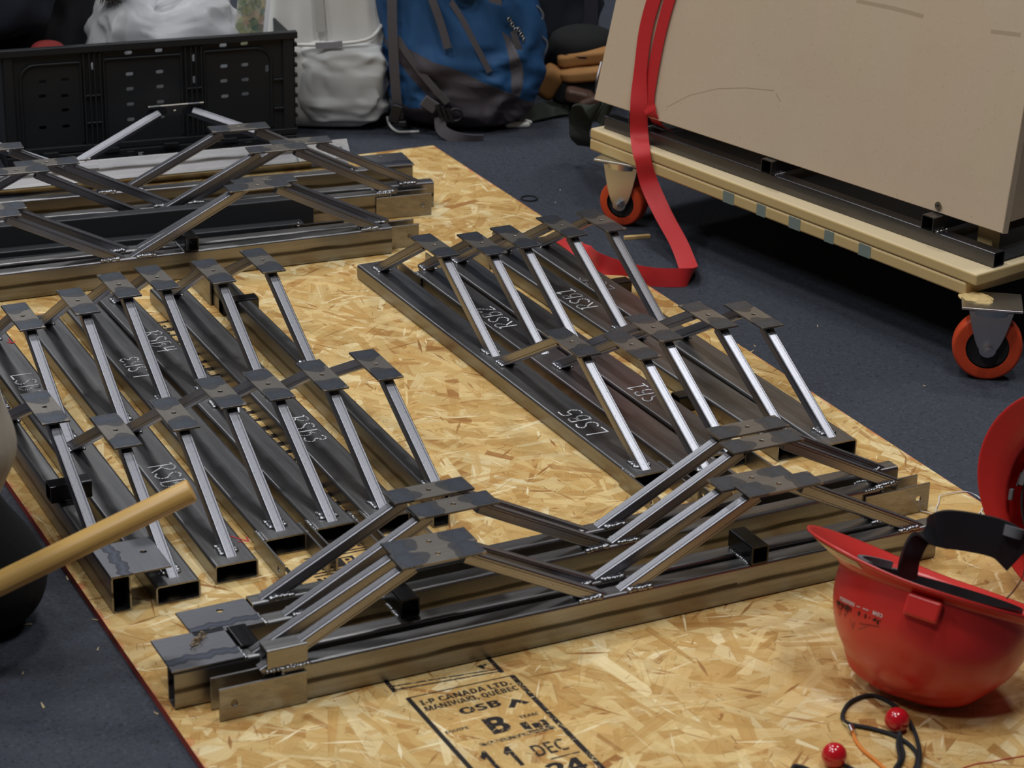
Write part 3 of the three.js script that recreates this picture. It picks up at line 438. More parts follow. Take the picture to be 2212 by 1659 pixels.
{
  const t = thing('dolly', 'two layer chipboard dolly on red casters carrying the tall brown panels', 'dolly', [DA.x, FL, DA.z], dAng);
  // local x runs along the near long edge, local -z is under the load
  const layer = (y0, y1, n, inset) => { const g = box(dLen - inset, y1 - y0, DW, 0.004, 2); g.translate(dLen / 2 - inset / 2, (y0 + y1) / 2 - FL, -DW / 2); return part(n, g, [M.chip, M.chip, M.chipTop, M.chip, M.chip, M.chip], t); };
  layer(0.1415, 0.161, 'deck_board', 0); layer(0.119, 0.1408, 'deck_board', 0.02);
  seed(75);
  { const g = new THREE.IcosahedronGeometry(0.022, 3), p = g.attributes.position; for (let i = 0; i < p.count; i++) { const k = 1 + 0.25 * noise.noise(p.getX(i) * 90, p.getY(i) * 90, p.getZ(i) * 90); p.setXYZ(i, p.getX(i) * k * 1.4, p.getY(i) * k * 0.45, p.getZ(i) * k); } g.computeVertexNormals(); g.translate(dLen - 0.004, 0.116 - FL, -0.012); part('broken_corner', g, M.chip, t, 'splintered corner of the lower chipboard layer'); }
  for (let k = 0; k < 5; k++) { const g = box(0.028 - (k % 2) * 0.006, 0.021, 0.0008, 0.0003); g.translate(0.385 + k * 0.083, 0.13 - FL, 0.0003); part('paint_mark', g, std({ color: new THREE.Color(0.22, 0.27, 0.24), roughness: 0.9 }), t, 'grey green paint mark on the board edge'); }
  const red = std({ color: new THREE.Color(0.72, 0.075, 0.02), roughness: 0.42 }), hub = std({ color: new THREE.Color(0.02, 0.02, 0.022), roughness: 0.45 }), zinc = std({ color: new THREE.Color(0.62, 0.63, 0.64), metalness: 1, roughness: 0.28 });
  const caster = (wx, wz, r, yaw, w) => {       // world position of the contact point
    const c = new THREE.Group(); c.name = 'caster'; t.add(c); const q = t.worldToLocal(V(wx, 0, wz)); c.position.set(q.x, 0, q.z); c.rotation.y = yaw - dAng;
    const prof = [[r * 0.62, -w / 2], [r * 0.9, -w / 2], [r * 0.975, -w * 0.42], [r, -w * 0.25], [r, w * 0.25], [r * 0.975, w * 0.42], [r * 0.9, w / 2], [r * 0.62, w / 2]].map(([a, b]) => new THREE.Vector2(a, b));
    const ty = new THREE.LatheGeometry(prof, 48); ty.rotateX(Math.PI / 2); ty.translate(0, r, 0); part('tyre', ty, red, c, 'orange red tyre');
    const hp = [[0.0, -w * 0.36], [r * 0.3, -w * 0.36], [r * 0.34, -w * 0.28], [r * 0.6, -w * 0.28], [r * 0.66, -w * 0.46], [r * 0.66, w * 0.46], [r * 0.6, w * 0.28], [r * 0.34, w * 0.28], [r * 0.3, w * 0.36], [0, w * 0.36]].map(([a, b]) => new THREE.Vector2(a, b));
    const hg = new THREE.LatheGeometry(hp, 40); hg.rotateX(Math.PI / 2); hg.translate(0, r, 0); part('hub', hg, hub, c);
    const tp = 0.119 - FL;
    for (const s of [-1, 1]) {
      const sh = new THREE.Shape(); sh.moveTo(-0.034, tp - 0.012); sh.lineTo(0.034, tp - 0.012); sh.quadraticCurveTo(0.022, r * 1.2, 0.013, r); sh.absarc(0, r, 0.013, 0, Math.PI, true); sh.quadraticCurveTo(-0.022, r * 1.2, -0.034, tp - 0.012);
      const g = new THREE.ExtrudeGeometry(sh, { depth: 0.003, bevelEnabled: true, bevelSize: 0.0006, bevelThickness: 0.0006, bevelSegments: 1 }); g.translate(0, 0, s * (w / 2 + 0.004) - 0.0015); part('fork_leg', g, zinc, c, 'zinc plated fork leg');
      const nut = new THREE.CylinderGeometry(0.009, 0.009, 0.009, 6); nut.rotateX(Math.PI / 2); nut.translate(0, r, s * (w / 2 + 0.011)); part('axle_nut', nut, zinc, c);
      const bo = new THREE.CylinderGeometry(0.005, 0.005, 0.007, 16); bo.rotateX(Math.PI / 2); bo.translate(0, r, s * (w / 2 + 0.018)); part('axle_bolt', bo, zinc, c);
    }
    part('swivel_head', moved(new THREE.CylinderGeometry(0.036, 0.034, 0.012, 32), 0, tp - 0.011, 0), zinc, c); part('mount_plate', moved(box(0.095, 0.004, 0.08, 0.001), 0, tp - 0.0022, 0), zinc, c);
    return c;
  };
  caster(1.5236, 1.4415, 0.055, -0.62, 0.034); caster(1.3566, 0.556, 0.0445, -0.95, 0.034); caster(1.95, 1.3, 0.055, 0.3, 0.034); caster(1.82, 0.47, 0.0445, 0.5, 0.034);
}
const RA = V(1.338, 0, 0.502), RB = V(1.5415, 0, 1.414), rDir = RB.clone().sub(RA).normalize(), rAng = -Math.atan2(rDir.z, rDir.x), rLen = RA.distanceTo(RB);
{
  const t = thing('steel_rack', 'black square tube steel frame under the brown fibreboard panel on the dolly', 'rack', [RA.x, 0.161, RA.z], rAng);
  for (const z of [-0.0127, -0.42]) part('rail_tube', tubeGeo(rLen, 0.0254, 0.0254, 0.0018, 0.0024).translate(0, 0.0127, z), M.rack, t);
  seed(79);
  for (const [px, py] of [[1372, 258], [1665, 357], [2005, 481]]) { const q = t.worldToLocal(at(px, py, 0.2)); const g = tubeGeo(0.44, 0.0254, 0.0254, 0.0018, 0.0024); g.rotateY(Math.PI / 2); g.translate(q.x, 0.0254 + 0.0127, 0.006); part('cross_tube', g, M.rack, t); part('weld', weldGeo([V(q.x + 0.015, 0.026, -0.004), V(q.x + 0.016, 0.026, -0.024)], 0.003), M.weld, t); }
}
{ const g = box(rLen - 0.02, 0.004, 0.38, 0.001); g.translate(rLen / 2, 0.163, -0.216); g.rotateY(rAng); g.translate(RA.x, 0, RA.z); solo('black_liner', g, std({ color: new THREE.Color(0.012, 0.012, 0.013), roughness: 0.8 }), 'black sheet lying on the dolly deck between the frame rails', 'liner'); }
// tilted fibreboard panel: in-plane axes from its bottom edge
const B0 = at(1283, 215, 0.213), B1 = at(2165, 505, 0.213), mD = B1.clone().sub(B0).normalize(), mN = V(mD.z, 0, -mD.x), lean = 0.175, mU = V(mN.x * Math.sin(lean), Math.cos(lean), mN.z * Math.sin(lean)), mF = new THREE.Vector3().crossVectors(mD, mU).normalize();
if (mF.dot(CAM.pos.clone().sub(B0)) < 0) mF.negate();
const onMDF = (px, py, off = 0) => { const d = rayOf(px, py), o = B0.clone().addScaledVector(mF, off), s = o.sub(CAM.pos).dot(mF) / d.dot(mF); return CAM.pos.clone().addScaledVector(d, s); };
const mdfUV = (p) => { const q = p.clone().sub(B0); return [q.dot(mD), q.dot(mU)]; };
seed(83);
const mdfTex = canvasTex(1024, 1024, (g, w, h) => {
  g.fillStyle = rgb(208, 187, 160); g.fillRect(0, 0, w, h);
  for (let i = 0; i < 150; i++) { const k = R(-10, 10); g.fillStyle = rgb(208 + k, 187 + k, 160 + k, 0.12); g.beginPath(); g.ellipse(R(0, w), R(0, h), R(20, 120), R(20, 120), 0, 0, 7); g.fill(); }
  for (let i = 0; i < 16000; i++) { const k = R(-40, 34); g.strokeStyle = rgb(206 + k, 185 + k, 157 + k, 0.4); g.lineWidth = R(0.5, 1.1); const x = R(0, w), y = R(0, h), a = R(0, 6.3), l = R(1, 6); g.beginPath(); g.moveTo(x, y); g.lineTo(x + l * Math.cos(a), y + l * Math.sin(a)); g.stroke(); }
  for (let i = 0; i < 260; i++) { g.fillStyle = rgb(120, 100, 76, R(0.2, 0.5)); g.fillRect(R(0, w), R(0, h), R(1, 2.5), R(1, 2)); }
  // faint handling smudges and a long hair line scratch
  const scr = (px, py) => { const [a, b] = mdfUV(onMDF(px, py)); return [a * w, h - b * h]; };
  g.lineWidth = 1.2; g.strokeStyle = rgb(134, 112, 86, 0.7); g.beginPath(); for (const [i, q] of [[1440, 232], [1490, 206], [1550, 192], [1610, 190], [1672, 196]].entries()) { const [x, y] = scr(...q); i ? g.lineTo(x, y) : g.moveTo(x, y); } g.stroke();
  g.beginPath(); g.moveTo(...scr(1676, 202)); g.lineTo(...scr(1686, 220)); g.stroke();
  g.lineWidth = 7; g.strokeStyle = rgb(150, 128, 100, 0.4); g.beginPath(); g.moveTo(...scr(1850, 2)); g.lineTo(...scr(1930, 18)); g.lineTo(...scr(1995, 36)); g.stroke(); g.beginPath(); g.moveTo(...scr(2140, 68)); g.lineTo(...scr(2205, 76)); g.stroke();
});
M.mdf = std({ map: mdfTex, roughness: 0.75, specularIntensity: 0.4 });
{
  const t = thing('fibreboard_sheet', 'big tan fibreboard panel leaning back on the dolly with a screw near its corner', 'panel', [B0.x, B0.y, B0.z]);
  const basis = new THREE.Matrix4().makeBasis(mD, mU, mF); t.quaternion.setFromRotationMatrix(basis);
  const L = mdfUV(onMDF(1330, 0)), Rr = mdfUV(onMDF(2212, 230)), len = B0.distanceTo(B1), hh = 0.86, T = 0.016;
  const xl = (y) => L[0] / L[1] * y, xr = (y) => len + (Rr[0] - len) / Rr[1] * y;
  const s = new THREE.Shape(); s.moveTo(0, 0); s.lineTo(len, 0); s.lineTo(xr(hh), hh); s.lineTo(xl(hh), hh); s.closePath();
  const g = new THREE.ExtrudeGeometry(s, { depth: T - 0.002, bevelEnabled: true, bevelSize: 0.001, bevelThickness: 0.001, bevelOffset: -0.001, bevelSegments: 1 }); g.translate(0, 0, -T + 0.001); part('panel_face', g, M.mdf, t);
  const q = mdfUV(onMDF(2029, 444)); const sc = new THREE.CylinderGeometry(0.0065, 0.004, 0.003, 20); sc.rotateX(Math.PI / 2); sc.translate(q[0], q[1], 0.0022); const scr = part('screw_head', sc, std({ color: new THREE.Color(0.5, 0.42, 0.28), metalness: 1, roughness: 0.3 }), t, 'brass coloured screw head');
  const cx = new THREE.CylinderGeometry(0.0022, 0.0022, 0.0008, 6); cx.rotateX(Math.PI / 2); cx.translate(q[0], q[1], 0.004); part('screw_recess', cx, hubBlack(), scr);
  // end panel set back from the near end, and the back panel
  const e = thing('fibreboard_end_sheet', 'tan fibreboard end panel standing behind the edge of the leaning panel', 'panel', [B1.x, 0.213, B1.z]); e.rotation.y = -Math.atan2(mD.z, mD.x);
  const slope = Math.tan(lean), cheek = (x) => { const c = new THREE.Shape(); c.moveTo(0.022, 0); c.lineTo(0.4, 0); c.lineTo(0.4, 0.8); c.lineTo(0.03 + 0.8 * slope, 0.8); c.closePath(); const q = new THREE.ExtrudeGeometry(c, { depth: 0.016, bevelEnabled: false }); q.rotateY(Math.PI / 2); q.translate(x, 0, 0); return q; }; part('panel_face', cheek(-0.045), M.mdf, e);
  const e2 = thing('fibreboard_end_sheet', 'tan fibreboard end sheet at the far end of the dolly load', 'panel', [B0.x, 0.213, B0.z]); e2.rotation.y = -Math.atan2(mD.z, mD.x);
  part('panel_face', cheek(0.1), M.mdf, e2);
  const e3 = thing('fibreboard_back_sheet', 'tan fibreboard back sheet behind the leaning sheet on the dolly', 'panel', [B0.x, 0.161, B0.z]); e3.rotation.y = -Math.atan2(mD.z, mD.x);
  { const q3 = new THREE.BoxGeometry(len, 0.84, 0.016); q3.translate(len / 2, 0.42, -0.47); part('panel_face', q3, M.mdf, e3); }
  const b = box(0.03, 0.05, 0.02, 0.001); b.translate(-0.055, -0.022, -0.04); part('wood_block', b, M.chip, e);
}
function hubBlack() { return std({ color: new THREE.Color(0.02, 0.02, 0.02), roughness: 0.5 }); }

// ---------------------------------------------------------------- red webbing strap from the load to the floor
const strapTex = canvasTex(256, 64, (g, w, h) => { seed(90); g.fillStyle = rgb(196, 30, 34); g.fillRect(0, 0, w, h); for (let i = 0; i < w; i += 2) { g.fillStyle = rgb(R(170, 215), R(20, 40), R(26, 42), 0.5); g.fillRect(i, 0, 1, h); } });
strapTex.repeat.set(20, 1);
M.strap = std({ map: strapTex, roughness: 0.6, sheen: 0.3, sheenColor: new THREE.Color(1, 0.5, 0.5) });
{
  const t = thing('red_strap', 'bright red webbing strap hanging over the panel and trailing onto the floor', 'strap');
  const m = (px, py, o) => onMDF(px, py, o);
  const dz = mD, floorSide = V(0.25, 0, -0.97);
  const P = [m(1440, -80, 0.006), m(1412, 0, 0.006), m(1394, 70, 0.006), m(1383, 160, 0.008), m(1380, 232, 0.012)];
  const hang = [at(1381, 290, 0.19).lerp(at(1381, 290, 0.17), 0.5), at(1388, 340, 0.15), at(1402, 395, 0.105), at(1432, 462, 0.06), at(1466, 525, 0.024), at(1486, 575, 0.002)];
  const lay = [at(1492, 596, FL + 0.016), at(1455, 600, FL + 0.016), at(1400, 597, FL + 0.016), at(1345, 585, FL + 0.019), at(1296, 568, 0.016), at(1262, 545, 0.008), at(1215, 518, 0.004), at(1180, 512, 0.003)];
  const pts = [...P, ...hang, ...lay], face = V(0.88, 0.05, 0.42), sides = [dz, dz, dz, dz, dz.clone().applyAxisAngle(V(0, 1, 0), 0.5), V(0.7, 0, 0.6), V(0.35, 0.1, 0.6), V(0.75, 0.25, 0.55), face, face, V(0.8, 0.3, 0.3), V(0.3, 0.85, 0.1), V(0.05, 0.95, -0.3), V(0, 0.95, -0.3), V(0, 0.95, -0.3), V(0.1, 0.8, -0.6), V(0.4, 0.2, -0.9), V(0.6, 0, -0.8), V(0.6, 0, -0.8)];
  part('webbing', ribbonGeo(pts, sides, 0.033, 0.0016, 170), M.strap, t);
  const p2 = [m(1470, -70, 0.004), m(1446, 0, 0.004), m(1425, 80, 0.004), m(1408, 170, 0.004), m(1402, 222, 0.004), m(1410, 250, 0.003), m(1425, 272, -0.03), m(1440, 280, -0.08)];
  part('webbing', ribbonGeo(p2, p2.map(() => dz), 0.026, 0.0016, 50), M.strap, t);
}

// ---------------------------------------------------------------- hard hats
const hatRed = std({ color: new THREE.Color(0.62, 0.028, 0.022), roughness: 0.34, clearcoat: 0.35, clearcoatRoughness: 0.25 }), hatBlack = std({ color: new THREE.Color(0.012, 0.012, 0.014), roughness: 0.45 }), hatGrey = std({ color: new THREE.Color(0.12, 0.12, 0.13), roughness: 0.9 });
const HA = 0.122, HB = 0.104, HC = 0.116;
// hat frame: x to the front, y to the crown, rim at y = 0
function hatPoint(phi, psi, off = 0) {
  const c = Math.pow(Math.max(0, Math.cos(psi)), 0.86), s = Math.pow(Math.max(0, Math.sin(psi)), 0.98), a = HA + off, b = HB + off, h = HC + off;
  let x = a * Math.cos(phi) * c, z = b * Math.sin(phi) * c, y = h * s;
  const ridge = Math.exp(-((z / 0.02) ** 4)) * THREE.MathUtils.smoothstep(psi, 0.75, 1.1) * 0.007; y += ridge; if (x > 0) x += ridge * 1.2;
  return V(x, y, z);
}
function brimW(phi) { const c = Math.cos(phi); return 0.016 + 0.034 * Math.pow(Math.max(0, c), 1.8); }
function hatShell() {
  const N = 120, rows = [];
  const row = (f) => { const r = []; for (let i = 0; i <= N; i++) r.push(f(i / N * Math.PI * 2)); rows.push(r); };
  const brim = (phi, k, dy) => { const p = hatPoint(phi, 0), n = V(Math.cos(phi) / HA, 0, Math.sin(phi) / HB).normalize(), w = brimW(phi) * k; return V(p.x + n.x * w, -0.010 - 0.5 * w - dy, p.z + n.z * w); };
  for (let k = 0; k <= 30; k++) { const psi = Math.PI / 2 * (1 - k / 30); row((p) => hatPoint(p, psi)); }
  row((p) => hatPoint(p, 0).add(V(0, -0.008, 0)));
  for (const k of [0.15, 0.5, 0.85, 1]) row((p) => brim(p, k, 0));
  row((p) => brim(p, 1.0, 0.0034)); row((p) => brim(p, 0.92, 0.0034)); row((p) => brim(p, 0.5, 0.003)); row((p) => brim(p, 0.0, 0.003).sub(V(0, 0, 0)));
  for (let k = 30; k >= 0; k--) { const psi = Math.PI / 2 * (1 - k / 30); row((p) => hatPoint(p, psi, -0.003)); }
  const pos = [], idx = [], uv = [];
  for (const [j, r] of rows.entries()) for (const [i, p] of r.entries()) { pos.push(p.x, p.y, p.z); uv.push(i / N, j / rows.length); }
  const S = N + 1; for (let j = 0; j + 1 < rows.length; j++) for (let i = 0; i < N; i++) { const a = j * S + i, b = a + 1, c = a + S, d = c + 1; idx.push(a, b, c, b, d, c); }
  const g = new THREE.BufferGeometry(); g.setAttribute('position', new THREE.Float32BufferAttribute(pos, 3)); g.setAttribute('uv', new THREE.Float32BufferAttribute(uv, 2)); g.setIndex(idx); g.computeVertexNormals();
  // weld the seam normals
  const n = g.attributes.normal; for (let j = 0; j < rows.length; j++) { const a = j * S, b = j * S + N; const x = n.getX(a) + n.getX(b), y = n.getY(a) + n.getY(b), z = n.getZ(a) + n.getZ(b), l = Math.hypot(x, y, z) || 1; n.setXYZ(a, x / l, y / l, z / l); n.setXYZ(b, x / l, y / l, z / l); }
  return g;
}
function hatPatch(f, n, m) { const pos = [], uv = [], idx = []; for (let j = 0; j <= m; j++) for (let i = 0; i <= n; i++) { const p = f(i / n, j / m); pos.push(p.x, p.y, p.z); uv.push(i / n, j / m); } for (let j = 0; j < m; j++) for (let i = 0; i < n; i++) { const a = j * (n + 1) + i; idx.push(a, a + 1, a + n + 1, a + 1, a + n + 2, a + n + 1); } const g = new THREE.BufferGeometry(); g.setAttribute('position', new THREE.Float32BufferAttribute(pos, 3)); g.setAttribute('uv', new THREE.Float32BufferAttribute(uv, 2)); g.setIndex(idx); g.computeVertexNormals(); return g; }
const shellGeo = hatShell();
function hat(label, centre, front, crown, o = {}) {
  const f = front.clone().normalize(), c = crown.clone().addScaledVector(f, -crown.dot(f)).normalize(), r = new THREE.Vector3().crossVectors(f, c);
  const t = thing('hard_hat', label, 'hard hat', [centre.x, centre.y, centre.z]); t.quaternion.setFromRotationMatrix(new THREE.Matrix4().makeBasis(f, c, r));
  part('shell', shellGeo, hatRed, t);
  for (const s of [-1, 1]) { const g = box(0.042, 0.026, 0.012, 0.004, 2); g.translate(-0.008, 0.004, s * (HB + 0.004)); part('accessory_slot', g, hatRed, t); }
  { const g = box(0.012, 0.024, 0.02, 0.004, 2); g.translate(-HA - 0.006, -0.004, 0); part('rear_lug', g, hatRed, t); }
  // suspension
  const ring = []; for (let i = 0; i <= 40; i++) { const a = Math.PI * 2 * i / 40; ring.push(V(0.098 * Math.cos(a), -0.004 + 0.004 * Math.cos(a), 0.083 * Math.sin(a))); }
  part('headband', ribbonGeo(ring, ring.map(() => V(0, 1, 0)), 0.026, 0.0022, 80), hatBlack, t);
  for (const a of [0.7, 2.45, 3.85, 5.6]) { const pts = []; for (let i = 0; i <= 8; i++) { const k = i / 8; pts.push(V(0.108 * Math.cos(a) * Math.cos(k * 1.5), 0.002 + 0.076 * Math.sin(k * 1.5), 0.09 * Math.sin(a) * Math.cos(k * 1.5))); } part('crown_strap', ribbonGeo(pts, pts.map(() => V(-Math.sin(a), 0, Math.cos(a))), 0.018, 0.0014, 24), hatGrey, t); }
  { const pts = []; for (let i = -6; i <= 6; i++) pts.push(V(0.101 * Math.cos(i * 0.12), -0.006, 0.086 * Math.sin(i * 0.12))); part('brow_pad', ribbonGeo(pts, pts.map(() => V(0, 1, 0)), 0.034, 0.006, 24), hatGrey, t, 'grey foam brow pad'); }
  for (const [a, s] of [[0.9, 1], [-0.9, 1], [2.2, 1], [-2.2, 1]]) { const g = box(0.014, 0.018, 0.005, 0.001); g.rotateY(-a + Math.PI / 2); const p = hatPoint(a, 0, -0.008); g.translate(p.x, -0.006 * s, p.z); part('clip', g, hatGrey, t); }
  // nape strap swung up out of the hat, with its pad and adjusting knob
  if (o.nape) {
    const pts = o.nape.map((q) => t.worldToLocal(q.clone())), sd = o.napeSides.map((q) => q.clone().applyQuaternion(t.quaternion.clone().invert()));
    part('nape_strap', ribbonGeo(pts, sd, (s) => 0.024 + 0.022 * THREE.MathUtils.smoothstep(s, 0.3, 0.55), 0.006, 60), hatBlack, t, 'black nape strap swung upward');
    const kq = t.worldToLocal(o.knob.clone()); const k = new THREE.CylinderGeometry(0.011, 0.012, 0.012, 20); k.translate(kq.x, kq.y, kq.z); part('adjusting_knob', k, hatGrey, t);
    const w = cord(o.wire.map((q) => t.worldToLocal(q.clone())), 0.0009, 30); part('wire', w, std({ color: new THREE.Color(0.3, 0.3, 0.32), metalness: 1, roughness: 0.3 }), t);
  }
  if (o.print) o.print(t);
  t.updateMatrixWorld(true); { const p = shellGeo.attributes.position; let lowest = 9; for (let i = 0; i < p.count; i++) lowest = Math.min(lowest, V(p.getX(i), p.getY(i), p.getZ(i)).applyMatrix4(t.matrixWorld).y); t.position.y += (o.floor ?? 0) - lowest; }
  return t;
}
{
  const L = at(1776, 1222, 0.108), Rp = at(2236, 1376, 0.082), f = L.clone().sub(Rp).normalize(), mid = L.clone().lerp(Rp, 0.5).addScaledVector(f, -0.012); mid.addScaledVector(CAM.pos.clone().sub(mid).setY(0).normalize(), 0.035);
  const nape = [at(1955, 1288, 0.12), at(1962, 1245, 0.15), at(1985, 1200, 0.175), at(2030, 1182, 0.19), at(2095, 1188, 0.19), at(2160, 1205, 0.185), at(2200, 1240, 0.17)];
  const ns = nape.map((_, i) => i < 3 ? V(0.8, 0.1, 0.2) : V(0.1, 1, -0.2));
  hat('upturned red hard hat with black nape strap, resting on the strand board', mid, f, V(0, -1, 0).addScaledVector(CAM.pos.clone().sub(mid).setY(0).normalize(), 0.46), {
    nape, napeSides: ns, knob: at(2185, 1188, 0.2), wire: [at(2210, 1240, 0.165), at(2206, 1280, 0.14), at(2188, 1310, 0.118), at(2170, 1330, 0.105)],
    print: (t) => {
      const q = t.worldToLocal(at(1840, 1300, 0.1)); void q;
      // printing on the side of the shell that faces the viewer
      const side = t.worldToLocal(CAM.pos.clone()).z > 0 ? 1 : -1;
      const tex = canvasTex(512, 256, (g, w, h) => {
        g.clearRect(0, 0, w, h); g.fillStyle = rgb(225, 205, 200, 0.9); g.font = 'bold 34px sans-serif'; g.fillText('COM', 8, 60); g.fillText('UNIVERSITY', 250, 60); g.fillStyle = rgb(225, 205, 200, 0.5); g.fillRect(120, 44, 50, 6); g.fillRect(196, 46, 34, 5);
        seed(41); g.fillStyle = rgb(50, 8, 10, 0.85); for (let i = 0; i < 26; i++) { const x = 270 + R(0, 220); g.fillRect(x, 66 + R(0, 10), R(5, 16), R(16, 46)); } for (let i = 0; i < 12; i++) g.fillRect(10 + R(0, 190), 72 + R(0, 14), R(5, 14), R(8, 26));
        g.strokeStyle = rgb(70, 30, 34, 0.8); g.lineWidth = 3; g.beginPath(); g.moveTo(20, 120); g.lineTo(190, 150); g.moveTo(120, 150); g.lineTo(200, 190); g.moveTo(240, 150); g.lineTo(262, 205); g.lineTo(285, 150); g.moveTo(410, 110); g.lineTo(440, 160); g.lineTo(470, 110); g.lineTo(410, 110); g.moveTo(330, 120); g.lineTo(370, 140); g.moveTo(352, 108); g.lineTo(350, 150); g.stroke();
      }, true, false);
      const m = std({ map: tex, transparent: true, alphaTest: 0.15, roughness: 0.5, side: THREE.DoubleSide }); void m.alphaMap;
      part('printed_mark', hatPatch((u, v) => hatPoint(side * (1.28 - 0.78 * u), 0.16 + 0.42 * (1 - v), 0.0006), 24, 12), m, t, 'worn printed lettering');
      const lt = canvasTex(512, 64, (g, w, h) => { g.fillStyle = rgb(226, 214, 190); g.fillRect(0, 0, w, h); g.fillStyle = rgb(60, 52, 50); g.font = '44px serif'; g.fillText('Steel Bridge', 20, 47); }, true, false);
      part('label_tape', hatPatch((u, v) => { const phi = side * (0.98 - 0.52 * u), p = hatPoint(phi, 0), n = V(Math.cos(phi) / HA, 0, Math.sin(phi) / HB).normalize(), w = brimW(phi) * (0.92 - 0.5 * v) ; return V(p.x + n.x * (w + 0.0005), -0.010 - 0.5 * w + 0.0007, p.z + n.z * (w + 0.0005)); }, 20, 2), std({ map: lt, roughness: 0.6, side: THREE.DoubleSide }), t, 'cream label tape reading Steel Bridge');
    },
  });
  hat('second red hard hat tipped on its side at the edge of the strand board', at(2352, 1160, 0.085), V(-0.25, 0.72, -0.6), V(0.72, -0.5, -0.48), { floor: 0 });
}

// ---------------------------------------------------------------- ball bungees, twine and other small things on the sheet
const elastic = std({ color: new THREE.Color(0.012, 0.012, 0.014), roughness: 0.8 }), ballRed = std({ color: new THREE.Color(0.55, 0.01, 0.018), roughness: 0.16, clearcoat: 0.6, clearcoatRoughness: 0.1 });
{
  const bungee = (label, ball, loops) => { const t = thing('ball_bungee', label, 'bungee', [ball.x, 0, ball.z]); const loc = (p) => t.worldToLocal(p); part('ball', moved(new THREE.SphereGeometry(0.0145, 40, 28), 0, 0.0145, 0), ballRed, t, 'glossy red plastic ball'); for (const l of loops) part('elastic_cord', cord(l.map(([x, y, h]) => loc(at(x, y, h ?? 0.003))), 0.0026, 90), elastic, t); return t; };
  bungee('black elastic bungee loop with red ball by the upturned hat', at(1935, 1578, 0.0), [
    [[1944, 1582, 0.008], [1946, 1606], [1951, 1632], [1940, 1660], [1925, 1690]],
    [[1942, 1584, 0.006], [1940, 1612, 0.005], [1944, 1640, 0.005], [1932, 1662, 0.005], [1915, 1690]],
    [[1972, 1705], [1985, 1650, 0.006], [1984, 1610, 0.006], [1968, 1565, 0.004], [1932, 1524], [1884, 1502], [1838, 1516], [1820, 1545], [1832, 1563], [1880, 1573], [1930, 1588], [1968, 1612], [1982, 1642, 0.004], [1960, 1690]]]);
  bungee('black elastic bungee with red ball lying away from the hats', at(1800, 1655, 0.0), [[[1816, 1650, 0.008], [1838, 1660], [1870, 1680], [1900, 1720]], [[1700, 1690], [1712, 1660], [1722, 1655], [1748, 1664], [1776, 1690]]]);
  const o = thing('orange_cord', 'thin orange braided cord with a silver ferrule beside the bungees', 'cord', at(1842, 1578, 0).toArray()); const loc = (p) => o.worldToLocal(p);
  part('braid', cord([[1843, 1584], [1850, 1602], [1866, 1622], [1888, 1640], [1912, 1662], [1950, 1700]].map(([x, y]) => loc(at(x, y, 0.0025))), 0.0021, 60), std({ color: new THREE.Color(0.75, 0.23, 0.03), roughness: 0.7 }), o);
  const fg = new THREE.CylinderGeometry(0.0042, 0.0042, 0.012, 18); fg.rotateX(Math.PI / 2); fg.rotateY(-0.35); const fp = loc(at(1840, 1577, 0.0042)); fg.translate(fp.x, 0.0044, fp.z); part('ferrule', fg, std({ color: new THREE.Color(0.6, 0.58, 0.6), metalness: 1, roughness: 0.25 }), o, 'silver crimp ferrule');
  part('clip_wire', cord([[1838, 1572], [1828, 1566], [1821, 1560], [1824, 1553]].map(([x, y]) => loc(at(x, y, 0.004))), 0.001, 20), std({ color: new THREE.Color(0.6, 0.5, 0.25), metalness: 1, roughness: 0.3 }), o);
  const tw = thing('white_twine', 'loop of thin white twine lying between the trusses and the second hat', 'twine', at(2090, 1100, 0).toArray()), lw = (p) => tw.worldToLocal(p), twm = std({ color: new THREE.Color(0.72, 0.7, 0.66), roughness: 0.95 });
  for (const l of [
    [[1975, 1102], [2000, 1106], [2022, 1114], [2040, 1124], [2072, 1134], [2110, 1136], [2138, 1132], [2128, 1118], [2120, 1104], [2126, 1092], [2122, 1082], [2108, 1070], [2085, 1062], [2060, 1064], [2032, 1070], [2028, 1085], [2022, 1100], [2024, 1112], [2042, 1121], [2070, 1122], [2098, 1119], [2116, 1108], [2124, 1098], [2126, 1085], [2120, 1068]],
    [[2126, 1090], [2146, 1102], [2168, 1114], [2176, 1124], [2172, 1134]], [[2138, 1132], [2152, 1140], [2167, 1149]]]) part('strand', cord(l.map(([x, y], i) => lw(at(x, y, (y < 1076 && x > 2095) || x > 2150 && y < 1120 ? -0.006 : 0.0012 + 0.0012 * ((i * 7) % 3)))), 0.0009, l.length * 7), twm, tw);
  solo('red_thread', cord([[2080, 1659], [2110, 1650], [2140, 1646], [2170, 1640], [2230, 1630]].map(([x, y]) => at(x, y, 0.0008)), 0.0007, 40), std({ color: new THREE.Color(0.5, 0.03, 0.03), roughness: 0.9 }), 'thin red thread on the strand board beside the hat', 'thread');
  const shim = box(0.05, 0.006, 0.009, 0.0006); shim.rotateY(-0.18); const sp = at(1376, 515, FL); shim.translate(sp.x, FL + 0.003, sp.z); solo('wooden_shim', shim, std({ color: new THREE.Color(0.62, 0.42, 0.17), roughness: 0.7 }), 'small wooden shim on the dark floor beside the red strap', 'shim');
  const ht = at(1143, 430, FL); { const g = new THREE.TorusGeometry(0.0155, 0.0016, 10, 40); g.rotateX(Math.PI / 2); g.translate(ht.x, FL + 0.0017, ht.z); solo('hair_tie', g, elastic, 'black elastic hair tie on the floor beyond the board', 'hair tie'); }
  seed(303);
  const chipM = std({ color: new THREE.Color(0.62, 0.5, 0.3), roughness: 0.9 }), chipW = std({ color: new THREE.Color(0.75, 0.75, 0.72), roughness: 0.8 });
